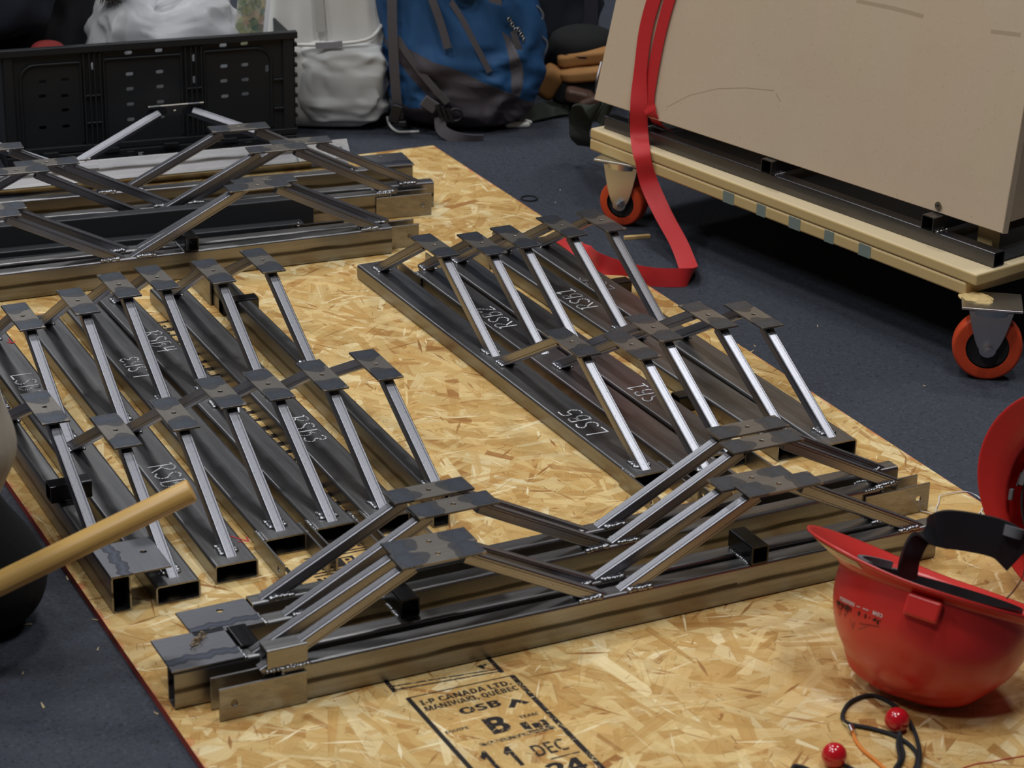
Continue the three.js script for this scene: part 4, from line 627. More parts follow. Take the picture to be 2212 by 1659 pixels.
  for (const [x, y, l, m] of [[60, 1350, 0.011, 0], [205, 1340, 0.009, 0], [212, 1403, 0.008, 0], [92, 1525, 0.013, 0], [50, 1455, 0.007, 0], [337, 1542, 0.008, 0], [1210, 411, 0.006, 1], [1766, 705, 0.008, 0], [1625, 760, 0.011, 0], [1630, 748, 0.007, 0], [1996, 834, 0.006, 0], [2128, 1080, 0.02, 0], [2118, 1043, 0.005, 1], [145, 1250, 0.012, 0], [1200, 438, 0.005, 1]]) {
    const g = new THREE.BoxGeometry(l, 0.0012, l * 0.22), p = g.attributes.position; for (let i = 0; i < p.count; i++) if (p.getX(i) > 0) p.setZ(i, p.getZ(i) * 0.3); g.rotateY(R(0, 3)); const q = at(x, y, FL); g.translate(q.x, FL + 0.0008, q.z);
    solo('wood_splinter', g, m ? chipW : chipM, 'tiny pale wood splinter on the dark rubber floor', 'splinter', 'splinters scattered on the floor');
  }
}
// ---------------------------------------------------------------- soft goods: helper shapes
function blobGeo(a, b, c, e1, e2, deform, nu = 72, nv = 48) {
  const sp = (v, e) => Math.sign(v) * Math.pow(Math.abs(v), e), pos = [], uv = [], idx = [];
  for (let j = 0; j <= nv; j++) for (let i = 0; i <= nu; i++) {
    const h = -Math.PI / 2 + Math.PI * j / nv, w = -Math.PI + 2 * Math.PI * i / nu;
    let p = V(a * sp(Math.cos(h), e1) * sp(Math.sin(w), e2), b * sp(Math.sin(h), e1), c * sp(Math.cos(h), e1) * sp(Math.cos(w), e2));
    const u0 = p.x / a * 0.5 + 0.5, v0 = p.y / b * 0.5 + 0.5; if (deform) p = deform(p, u0, v0) || p; pos.push(p.x, p.y, p.z); uv.push(u0, v0);
  }
  for (let j = 0; j < nv; j++) for (let i = 0; i < nu; i++) { const q = j * (nu + 1) + i; idx.push(q, q + 1, q + nu + 1, q + 1, q + nu + 2, q + nu + 1); }
  const g = new THREE.BufferGeometry(); g.setAttribute('position', new THREE.Float32BufferAttribute(pos, 3)); g.setAttribute('uv', new THREE.Float32BufferAttribute(uv, 2)); g.setIndex(idx); g.computeVertexNormals();
  const n = g.attributes.normal; for (let j = 0; j <= nv; j++) { const A = j * (nu + 1), B = A + nu, x = n.getX(A) + n.getX(B), y = n.getY(A) + n.getY(B), z = n.getZ(A) + n.getZ(B), l = Math.hypot(x, y, z) || 1; n.setXYZ(A, x / l, y / l, z / l); n.setXYZ(B, x / l, y / l, z / l); }
  return g;
}
const fold = (p, f, amp, sd, sy = 1) => amp * (noise.noise(p.x * f + sd, p.y * f * sy + sd * 2, p.z * f) + 0.5 * noise.noise(p.x * f * 2.1 + sd, p.y * f * 2.1 * sy, p.z * f * 2.1 + sd));
const crease = (p, f, amp, sd) => amp * (1 - 2 * Math.abs(noise.noise(p.x * f + sd, p.y * f, p.z * f + sd)));
const toCam = (x, z) => Math.atan2(CAM.pos.x - x, CAM.pos.z - z);
const cloth = (r, g, b, o = {}) => std({ color: new THREE.Color(r, g, b), roughness: 0.9, sheen: 0.2, sheenRoughness: 0.6, ...o });
seed(140);
const weave = canvasTex(256, 256, (g, w, h) => { g.fillStyle = rgb(128, 128, 128); g.fillRect(0, 0, w, h); for (let y = 0; y < h; y += 4) for (let x = 0; x < w; x += 4) { const k = ((x + y) / 4) % 2 ? 150 : 104; g.fillStyle = rgb(k + R(-12, 12), k, k, 1); g.fillRect(x, y, 4, 4); } }, false);
weave.repeat.set(8, 8);

// ---------------------------------------------------------------- folding crate and what it holds
const CR = V(0.966, FL, -0.118), CLf = V(0.385, FL, -0.186), cD = CR.clone().sub(CLf).normalize(), cAng = -Math.atan2(cD.z, cD.x), cLen = CR.distanceTo(CLf), cTop = 0.247;
const crateBlack = std({ color: new THREE.Color(0.016, 0.017, 0.019), roughness: 0.5, specularIntensity: 0.7 });
{
  const t = thing('folding_crate', 'black folding plastic crate with small slots, behind the back stack of trusses', 'crate', CLf.toArray(), cAng);
  const loc = (px, py, off = 0) => { const n = V(-cD.z, 0, cD.x), d = rayOf(px, py), o = CLf.clone().addScaledVector(n, off), k = o.sub(CAM.pos).dot(n) / d.dot(n); return t.worldToLocal(CAM.pos.clone().addScaledVector(d, k)); };
  const base = 0.04, wallShape = new THREE.Shape(); wallShape.moveTo(0.004, base); wallShape.lineTo(cLen - 0.004, base); wallShape.lineTo(cLen - 0.004, cTop - 0.012); wallShape.lineTo(0.004, cTop - 0.012); wallShape.closePath();
  const slot = (px, py, tall) => { const q = loc(px, py), a = tall ? 0.0034 : 0.0075, b = tall ? 0.0075 : 0.0036, r = Math.min(a, b) * 0.95, h = new THREE.Path(); h.moveTo(q.x - a + r, q.y - b); h.lineTo(q.x + a - r, q.y - b); h.absarc(q.x + a - r, q.y - b + r, r, -Math.PI / 2, 0); h.lineTo(q.x + a, q.y + b - r); h.absarc(q.x + a - r, q.y + b - r, r, 0, Math.PI / 2); h.lineTo(q.x - a + r, q.y + b); h.absarc(q.x - a + r, q.y + b - r, r, Math.PI / 2, Math.PI); h.lineTo(q.x - a, q.y - b + r); h.absarc(q.x - a + r, q.y - b + r, r, Math.PI, Math.PI * 1.5); wallShape.holes.push(h); };
  for (const [x, y] of [[277, 114], [343, 109], [482, 98], [528, 94], [280, 160], [345, 155], [484, 143], [529, 140], [281, 192], [346, 187], [484, 175], [530, 172], [282, 225], [347, 220], [486, 208], [530, 203], [283, 258], [348, 252], [92, 177], [141, 172], [92, 208], [140, 207], [141, 238], [93, 276], [143, 273]]) slot(x, y);
  slot(419, 125, true); slot(200, 143, true); slot(577, 148, true); slot(420, 172, true);
  const wg = new THREE.ExtrudeGeometry(wallShape, { depth: 0.003, bevelEnabled: false, curveSegments: 6 }); wg.translate(0, 0, -0.003); part('front_wall', wg, crateBlack, t);
  const rail = (x0, x1, y0, y1, z = 0.004, d = 0.008, n = 'rib') => { const g = box(x1 - x0, y1 - y0, d, 0.0015, 2); g.translate((x0 + x1) / 2, (y0 + y1) / 2, z - d / 2 + 0.002); part(n, g, crateBlack, t); };
  rail(-0.004, cLen + 0.004, cTop - 0.014, cTop, 0.008, 0.016, 'top_rim'); rail(-0.002, cLen + 0.002, base - 0.006, base + 0.006, 0.005, 0.01, 'fold_rail');
  const xs = [loc(200, 200).x, loc(419, 200).x]; for (const x of xs) { for (const k of [-0.016, -0.005, 0.005, 0.016]) rail(x + k - 0.002, x + k + 0.002, base + 0.006, cTop - 0.016, 0.005); for (const y of [0.09, 0.145]) rail(x - 0.016, x + 0.016, y - 0.002, y + 0.002, 0.005); }
  rail(cLen - 0.026, cLen - 0.004, base, cTop - 0.01, 0.004); rail(0.004, 0.022, base, cTop - 0.01, 0.004); for (const y of [0.09, 0.15]) rail(cLen - 0.046, cLen - 0.026, y - 0.002, y + 0.002);
  // rounded frames pressed into the three fields
  const frame = (x0, x1, y1, rl, rr) => { const p = []; const y0 = base + 0.012, r = 0.03; p.push(V(x0, y0, 0.002)); p.push(V(x0, y1 - (rl ? r : 0.001), 0.002)); if (rl) for (let i = 1; i < 6; i++) { const a = Math.PI - i / 6 * Math.PI / 2; p.push(V(x0 + r + r * Math.cos(a), y1 - r + r * Math.sin(a), 0.002)); } p.push(V(x0 + (rl ? r : 0.001), y1, 0.002)); p.push(V(x1 - (rr ? r : 0.001), y1, 0.002)); if (rr) for (let i = 1; i < 6; i++) { const a = Math.PI / 2 - i / 6 * Math.PI / 2; p.push(V(x1 - r + r * Math.cos(a), y1 - r + r * Math.sin(a), 0.002)); } p.push(V(x1, y1 - (rr ? r : 0.001), 0.002)); p.push(V(x1, y0, 0.002)); const c = new THREE.CurvePath(); for (let i = 0; i + 1 < p.length; i++) c.add(new THREE.LineCurve3(p[i], p[i + 1])); part('field_frame', new THREE.TubeGeometry(c, 90, 0.0028, 6), crateBlack, t); };
  frame(0.035, xs[0] - 0.022, cTop - 0.034, true, false); frame(xs[0] + 0.024, xs[1] - 0.024, cTop - 0.032, false, false); frame(xs[1] + 0.022, cLen - 0.05, cTop - 0.03, false, true);
  // other walls, floor, skirt
  const D = 0.38; for (const [x, n] of [[0.002, 'side_wall'], [cLen - 0.002, 'side_wall']]) { const g = new THREE.BoxGeometry(0.004, cTop - 0.012, D); g.translate(x, (cTop - 0.012) / 2, -D / 2); part(n, g, crateBlack, t); }
  for (let k = 0; k < 9; k++) { const g = box(0.006, 0.008, 0.012, 0.001); g.translate(cLen + 0.002, 0.05 + k * 0.021, -0.004); part('hinge_lug', g, crateBlack, t); }
  { const g = new THREE.BoxGeometry(cLen, 0.06, 0.004); g.translate(cLen / 2, 0.03, -D); part('back_wall', g, crateBlack, t); const f = new THREE.BoxGeometry(cLen, 0.008, D); f.translate(cLen / 2, 0.006, -D / 2); part('crate_floor', f, crateBlack, t); }
  rail(0, cLen, 0.002, base - 0.008, 0.008, 0.012, 'base_skirt'); for (const x of [0.07, 0.19, 0.31, 0.43, 0.52]) { rail(x, x + 0.03, base - 0.012, base - 0.002, 0.012, 0.008, 'latch'); rail(x + 0.045, x + 0.06, 0.004, base - 0.012, 0.0115, 0.006); }
  const lt = canvasTex(256, 128, (g, w, h) => { g.clearRect(0, 0, w, h); g.fillStyle = rgb(225, 225, 230, 0.95); g.font = 'bold 52px sans-serif'; g.fillText('IC', 20, 52); g.fillText('25', 128, 108); }, true, false);
  const q = loc(322, 346, 0.011), pl = new THREE.PlaneGeometry(0.05, 0.025); pl.translate(q.x, Math.min(0.024, Math.max(0.014, q.y)), 0.0104); part('stencil_text', pl, std({ map: lt, transparent: true, alphaTest: 0.3, roughness: 0.7 }), t, 'small white stencilled characters');
}
{
  const inC = (x, y, z) => { const q = V(x, y, z).applyAxisAngle(V(0, 1, 0), cAng).add(CLf); return q; };
  // white carrier bag filling the right part of the crate
  const bp = inC(0.355, 0.155, -0.135), bagM = std({ color: new THREE.Color(0.93, 0.94, 0.96), roughness: 0.5, clearcoat: 0.35, clearcoatRoughness: 0.25, transmission: 0.62, thickness: 0, side: THREE.DoubleSide });
  const wb = thing('carrier_bag', 'crinkled white plastic carrier bag bulging out of the black crate', 'bag', [bp.x, bp.y, bp.z], cAng);
  part('bag_body', blobGeo(0.15, 0.155, 0.1, 0.6, 0.5, (p, u, v) => { const k = 1 + crease(p, 14, 0.15, 3.3) + crease(p, 34, 0.05, 9.1); const lift = v > 0.5 ? 1 + 0.25 * (v - 0.5) * Math.sin(u * 9 + 1) : 1; return V(p.x * k * (v > 0.6 ? 1 - 0.25 * (v - 0.6) : 1), p.y * lift * (0.94 + 0.06 * k), p.z * k); }, 96, 64), bagM, wb);
  { const pts = [V(-0.06, 0.09, 0.03), V(-0.03, 0.15, 0.05), V(0.02, 0.19, 0.04), V(0.07, 0.2, 0.02), V(0.12, 0.16, 0.0)]; part('bag_handle', ribbonGeo(pts, pts.map((_, i) => V(0.4, 0.6, 0.7 - i * 0.2)), (s) => 0.05 - 0.03 * Math.sin(s * 3.1), 0.002, 40), bagM, wb); }
  const w2 = inC(0.535, 0.105, -0.1), wb2 = thing('folded_white_bag', 'second white plastic bag low inside the right end of the crate', 'bag', [w2.x, w2.y, w2.z], cAng);
  part('bag_body', blobGeo(0.05, 0.1, 0.085, 0.4, 0.5, (p) => { const k = 1 + crease(p, 18, 0.08, 7.7); return V(p.x * k, p.y * k, p.z * k); }), bagM, wb2);
  const br = inC(0.505, 0.235, -0.04), bt = canvasTex(128, 256, (g, w, h) => { seed(55); g.fillStyle = rgb(210, 208, 196); g.fillRect(0, 0, w, h); for (let i = 0; i < 260; i++) { const c = [[190, 170, 120], [150, 160, 120], [120, 140, 150], [200, 190, 150], [60, 90, 80], [170, 130, 120]][(rnd() * 6) | 0]; g.fillStyle = rgb(c[0], c[1], c[2], 0.35); g.beginPath(); g.ellipse(R(14, w - 26), R(20, h - 10), R(4, 22), R(4, 26), R(0, 3), 0, 7); g.fill(); } g.fillStyle = rgb(235, 236, 240); g.fillRect(w - 16, 0, 16, h); g.fillRect(0, 0, w, 14); }, true, false);
  const bk = thing('magazine', 'glossy picture magazine sticking up out of the crate beside the white bag', 'magazine', [br.x, br.y, br.z]); bk.rotation.set(-0.12, cAng - 0.25, -0.16);
  part('cover', box(0.065, 0.17, 0.002, 0.0005), std({ map: bt, roughness: 0.25 }), bk); { const g = box(0.063, 0.168, 0.006, 0.0005); g.translate(0, 0, -0.0042); part('pages', g, std({ color: new THREE.Color(0.8, 0.8, 0.8), roughness: 0.8 }), bk); }
  // dark garments heaped in and behind the left of the crate
  const heap = (name, label, p, a, b, c, m, sd, cat = 'garment') => { const o = thing(name, label, cat, [p.x, p.y, p.z], cAng); part('fabric', blobGeo(a, b, c, 0.85, 0.85, (q) => { const k = 1 + fold(q, 7, 0.22, sd) + crease(q, 12, 0.06, sd + 4); return V(q.x * k, q.y * k, q.z * k); }, 90, 60), m, o); return o; };
  heap('navy_jacket', 'dark navy jacket bundled over the left end of the crate', inC(0.0, 0.335, -0.17), 0.12, 0.1, 0.1, cloth(0.012, 0.015, 0.028), 2.2);
  heap('black_coat', 'black coat heaped inside the crate left of the white bag', inC(0.12, 0.2, -0.26), 0.16, 0.2, 0.1, cloth(0.006, 0.006, 0.008), 5.1);
  { const o = heap('fur_hood', 'brown furry hood trim on the black coat in the crate', inC(0.235, 0.352, -0.09), 0.036, 0.04, 0.03, cloth(0.06, 0.045, 0.034), 8.4); seed(66); const list = []; for (let i = 0; i < 420; i++) { const a = R(0, 6.28), b = Math.acos(R(-1, 1)), d = V(Math.sin(b) * Math.cos(a), Math.cos(b), Math.sin(b) * Math.sin(a)); const g = new THREE.ConeGeometry(0.0011, R(0.014, 0.026), 3); g.translate(0, 0.01, 0); g.applyQuaternion(new THREE.Quaternion().setFromUnitVectors(V(0, 1, 0), d.clone().add(V(R(-0.5, 0.5), R(-0.6, 0.2), R(-0.5, 0.5))).normalize())); g.translate(d.x * 0.036, d.y * 0.04, d.z * 0.03); list.push(g); } const f = part('fur', merge(list), cloth(0.13, 0.1, 0.08), o); f.userData.kind = 'stuff'; }
  heap('red_cloth', 'small red cloth showing between the dark garments and crate rim', inC(0.1, 0.226, -0.045), 0.033, 0.02, 0.03, cloth(0.17, 0.01, 0.008), 3.9, 'cloth');
}

// ---------------------------------------------------------------- white backpack
{
  const c = V(1.118, FL, -0.335), yaw = toCam(c.x, c.z) - 0.05, t = thing('white_backpack', 'off white backpack with mesh pocket standing beside the black crate', 'backpack', c.toArray(), yaw);
  const wm = cloth(0.72, 0.71, 0.68, { bumpMap: weave, bumpScale: 0.0002, roughness: 0.75 }), grey = cloth(0.3, 0.3, 0.32);
  const body = (p, u, v) => { const k = 1 + fold(p, 9, 0.1, 1.3, 0.6) + crease(p, 11, 0.06, 6.1); const tp = 1 - 0.18 * Math.max(0, v - 0.35); return V(p.x * k * tp + 0.02 * (v - 0.5), p.y + 0.25, p.z * k * (1.08 - 0.3 * v) + (p.z > 0 ? crease(V(p.x, p.y * 0.6, 0), 17, 0.014, 3.3) + crease(V(p.x, p.y, 0), 40, 0.004, 8.3) : 0)); };
  part('main_body', blobGeo(0.145, 0.25, 0.105, 0.42, 0.5, body, 100, 80), wm, t);
  part('front_pocket', blobGeo(0.118, 0.095, 0.05, 0.45, 0.45, (p, u, v) => { const k = 1 + fold(p, 13, 0.14, 4.4, 1.3) + crease(p, 17, 0.06, 2.2); return V(p.x * k + 0.004, p.y + 0.098, p.z * k + 0.088 - 0.014 * v); }, 100, 64), wm, t);
  const mesh = cloth(0.72, 0.73, 0.72, { bumpMap: canvasTex(128, 128, (g, w, h) => { g.fillStyle = rgb(200, 200, 200); g.fillRect(0, 0, w, h); g.fillStyle = rgb(60, 60, 60); for (let y = 0; y < h; y += 8) for (let x = 0; x < w; x += 8) { g.beginPath(); g.ellipse(x + (y / 8 % 2) * 4 + 2, y + 4, 2.4, 2.4, 0, 0, 7); g.fill(); } }, false), bumpScale: 0.0012 }); mesh.bumpMap.repeat.set(7, 7);
  part('mesh_panel', blobGeo(0.084, 0.088, 0.05, 0.5, 0.5, (p) => { const k = 1 + fold(p, 15, 0.22, 9.4, 1.6) + crease(p, 20, 0.12, 5.2); return V(p.x * k + 0.045, p.y + 0.1, p.z * k + 0.096); }, 90, 60), mesh, t);
  { const pts = [V(-0.13, 0.205, 0.1), V(-0.1, 0.188, 0.132), V(-0.03, 0.186, 0.14), V(0.04, 0.19, 0.142), V(0.1, 0.2, 0.135), V(0.128, 0.222, 0.1)]; part('pocket_trim', cord(pts, 0.004, 60), wm, t); }
  { const pts = [V(-0.01, 0.186, 0.146), V(0.02, 0.188, 0.147), V(0.045, 0.191, 0.146)]; part('grey_tag', ribbonGeo(pts, pts.map(() => V(0, 1, 0)), 0.013, 0.003, 12), grey, t, 'small grey tag on the pocket edge'); }
  { const pts = [V(0.0, 0.21, 0.11), V(-0.005, 0.28, 0.107), V(-0.015, 0.36, 0.1), V(-0.02, 0.45, 0.085)].map((q) => q.add(V(0, 0, 0.012))); part('zip_seam', ribbonGeo(pts, pts.map(() => V(1, 0, 0)), 0.02, 0.004, 30), cloth(0.5, 0.49, 0.46), t); }
  { const pts = [V(0.125, 0.44, 0.06), V(0.135, 0.33, 0.08), V(0.137, 0.22, 0.09), V(0.14, 0.1, 0.09), V(0.135, 0.03, 0.09)]; part('side_piping', cord(pts, 0.0035, 50), cloth(0.4, 0.39, 0.37), t); }
  { const pts = [V(-0.13, 0.035, 0.06), V(-0.06, 0.02, 0.1), V(0.03, 0.018, 0.115), V(0.12, 0.035, 0.09)]; part('base_seam', cord(pts, 0.003, 40), cloth(0.45, 0.44, 0.42), t); }
}
// ---------------------------------------------------------------- blue backpack
{
  const c = V(1.372, FL, -0.185), yaw = toCam(c.x, c.z) + 0.04, t = thing('blue_backpack', 'blue and grey hiking backpack with straps and buckles on the floor', 'backpack', c.toArray(), yaw);
  const A = 0.158, B = 0.235;
  // two tone fabric: metres from the middle, height above floor
  const tex = canvasTex(1024, 1024, (g, w, h) => {
    seed(77); g.fillStyle = rgb(32, 80, 128); g.fillRect(0, 0, w, h);
    const X = (x) => (x / A * 0.5 + 0.5) * w, Y = (y) => h - (y / (2 * B)) * h;
    const poly = (c2, pts) => { g.fillStyle = c2; g.beginPath(); pts.forEach(([x, y], i) => i ? g.lineTo(X(x), Y(y)) : g.moveTo(X(x), Y(y))); g.closePath(); g.fill(); };
    poly(rgb(74, 68, 74), [[-0.16, 0.2], [-0.11, 0.185], [-0.03, 0.15], [0.04, 0.115], [0.1, 0.085], [0.14, 0.06], [0.2, 0.03], [0.2, -0.02], [-0.2, -0.02], [-0.13, 0.05]]);
    poly(rgb(32, 80, 128), [[-0.16, 0.2], [-0.14, 0.175], [-0.1, 0.12], [-0.06, 0.07], [-0.1, 0.055], [-0.16, 0.09]]);
    poly(rgb(96, 92, 98), [[0.075, 0.22], [0.098, 0.2], [0.112, 0.13], [0.112, 0.08], [0.09, 0.09], [0.088, 0.15]]);
    for (let i = 0; i < 9000; i++) { const k = R(-16, 16); g.fillStyle = k > 0 ? rgb(255, 255, 255, 0.03) : rgb(0, 0, 0, 0.05); g.fillRect(R(0, w), R(0, h), R(1, 5), R(1, 3)); }
    g.strokeStyle = rgb(120, 116, 116, 0.7); g.lineWidth = 3; g.beginPath(); [[0.04, 0.115], [0.1, 0.085], [0.11, 0.15], [0.09, 0.2]].forEach(([x, y], i) => i ? g.lineTo(X(x), Y(y)) : g.moveTo(X(x), Y(y))); g.stroke();
  }, true, false);
  const bm = std({ map: tex, roughness: 0.7, sheen: 0.3, sheenRoughness: 0.5, bumpMap: weave, bumpScale: 0.0002 });
  const shape = (p, u, v) => { const k = 1 + fold(p, 8, 0.09, 2.9) + crease(p, 14, 0.07, 1.7); const y = p.y + B, lean2 = -0.10 * Math.max(0, y / (2 * B) - 0.45); const wr = p.z > 0 ? crease(V(p.x * 0.8 + p.y * 0.5, p.y - p.x * 0.4, 0), 15, 0.016, 5.5) + crease(V(p.x, p.y, 0), 36, 0.006, 1.5) : 0; return V(p.x * k * (1.02 - 0.32 * Math.max(0, v - 0.5)) + lean2, y, p.z * k * (1.1 - 0.35 * v) + wr); };
  part('main_body', blobGeo(A, B, 0.115, 0.55, 0.6, shape, 128, 96), bm, t);
  const gm = cloth(0.07, 0.065, 0.072), dm = cloth(0.1, 0.09, 0.098);
  const web = (pts, w = 0.016) => part('webbing_strap', ribbonGeo(pts.map((q) => V(...q)), pts.map(() => V(1, 0.35, 0.1)), w, 0.0022, 40), dm, t, 'grey webbing strap');
  web([[-0.145, 0.42, 0.1], [-0.15, 0.3, 0.125], [-0.148, 0.2, 0.135], [-0.142, 0.1, 0.135], [-0.135, 0.035, 0.125]], 0.02);
  web([[-0.11, 0.4, 0.1], [-0.072, 0.3, 0.125], [-0.05, 0.24, 0.132], [-0.035, 0.19, 0.137]]);
  web([[-0.09, 0.36, 0.1], [-0.02, 0.27, 0.122], [0.02, 0.2, 0.132], [0.052, 0.14, 0.136]], 0.012);
  web([[-0.14, 0.21, 0.128], [-0.11, 0.165, 0.136], [-0.07, 0.115, 0.141], [-0.035, 0.075, 0.141]], 0.014);
  web([[0.05, 0.4, 0.09], [0.06, 0.32, 0.115], [0.062, 0.27, 0.122]], 0.026);
  web([[-0.05, 0.045, 0.14], [-0.045, 0.02, 0.155], [-0.01, 0.006, 0.165], [0.04, 0.003, 0.165]], 0.024);
  { const g = box(0.034, 0.026, 0.008, 0.003, 2); g.rotateZ(-0.6); g.translate(-0.072, 0.073, 0.146); part('buckle_patch', g, dm, t); for (const k of [0, 1, 2]) { const b = new THREE.CylinderGeometry(0.0045, 0.0045, 0.03, 12); b.rotateZ(0.35); b.translate(-0.052 + k * 0.011, 0.06 - k * 0.004, 0.151); part('ladder_buckle', b, hatBlack, t); } const r = new THREE.TorusGeometry(0.013, 0.003, 8, 24); r.translate(-0.018, 0.052, 0.15); part('buckle_ring', r, hatBlack, t); }
  { const g = box(0.022, 0.04, 0.014, 0.004, 2); g.rotateZ(-0.3); g.translate(-0.142, 0.052, 0.142); part('side_buckle', g, hatBlack, t); const b2 = box(0.03, 0.014, 0.014, 0.004, 2); b2.translate(-0.134, 0.03, 0.14); part('side_buckle', b2, hatBlack, t); }
  const badge = canvasTex(128, 128, (g, w, h) => { g.fillStyle = rgb(226, 236, 200); g.fillRect(0, 0, w, h); g.fillStyle = rgb(120, 190, 205); g.beginPath(); g.ellipse(64, 64, 48, 48, 0, 0, 7); g.fill(); g.fillStyle = rgb(150, 200, 190); g.beginPath(); g.ellipse(64, 56, 30, 30, 0, 0, 7); g.fill(); g.fillStyle = rgb(60, 110, 120); g.font = 'bold 20px sans-serif'; g.fillText('CANADA', 22, 96); }, true, false);
  { const g = new THREE.CylinderGeometry(0.026, 0.026, 0.003, 40); g.rotateX(Math.PI / 2); g.translate(0.0, 0.318, 0.124); part('round_badge', g, [std({ color: new THREE.Color(0.75, 0.8, 0.55), roughness: 0.4 }), std({ map: badge, roughness: 0.35 }), std({ map: badge, roughness: 0.35 })], t, 'round pale badge'); }
  for (let k = 0; k < 6; k++) { const g = new THREE.TorusGeometry(0.0045, 0.0016, 6, 14); g.rotateY(0.6); g.translate(0.092 + k * 0.0065, 0.245 - k * 0.011 + (k > 2 ? 0.012 : 0), 0.112); part('key_ring', g, std({ color: new THREE.Color(0.5, 0.48, 0.42), metalness: 1, roughness: 0.3 }), t); }
  { const pts = [V(0.12, 0.28, 0.08), V(0.152, 0.262, 0.07), V(0.165, 0.24, 0.065), V(0.152, 0.222, 0.068), V(0.162, 0.2, 0.066), V(0.176, 0.18, 0.06), V(0.165, 0.15, 0.062), V(0.15, 0.12, 0.068)]; part('elastic_lace', cord(pts, 0.0022, 60), cloth(0.2, 0.2, 0.21), t); }
  web([[0.1, 0.22, 0.112], [0.115, 0.18, 0.112], [0.125, 0.15, 0.104], [0.135, 0.13, 0.098]], 0.012);
  const wl = at(862, 286, FL + 0.003), cable = thing('white_cable', 'short white cable end under the blue backpack', 'cable', [wl.x, FL, wl.z]); part('lead', cord([[836, 252, 0.03], [842, 270, 0.012], [858, 284, 0.003], [882, 285, 0.003], [905, 284, 0.003]].map(([x, y, h]) => cable.worldToLocal(at(x, y, FL + h))), 0.003, 40), std({ color: new THREE.Color(0.75, 0.74, 0.7), roughness: 0.5 }), cable);
}
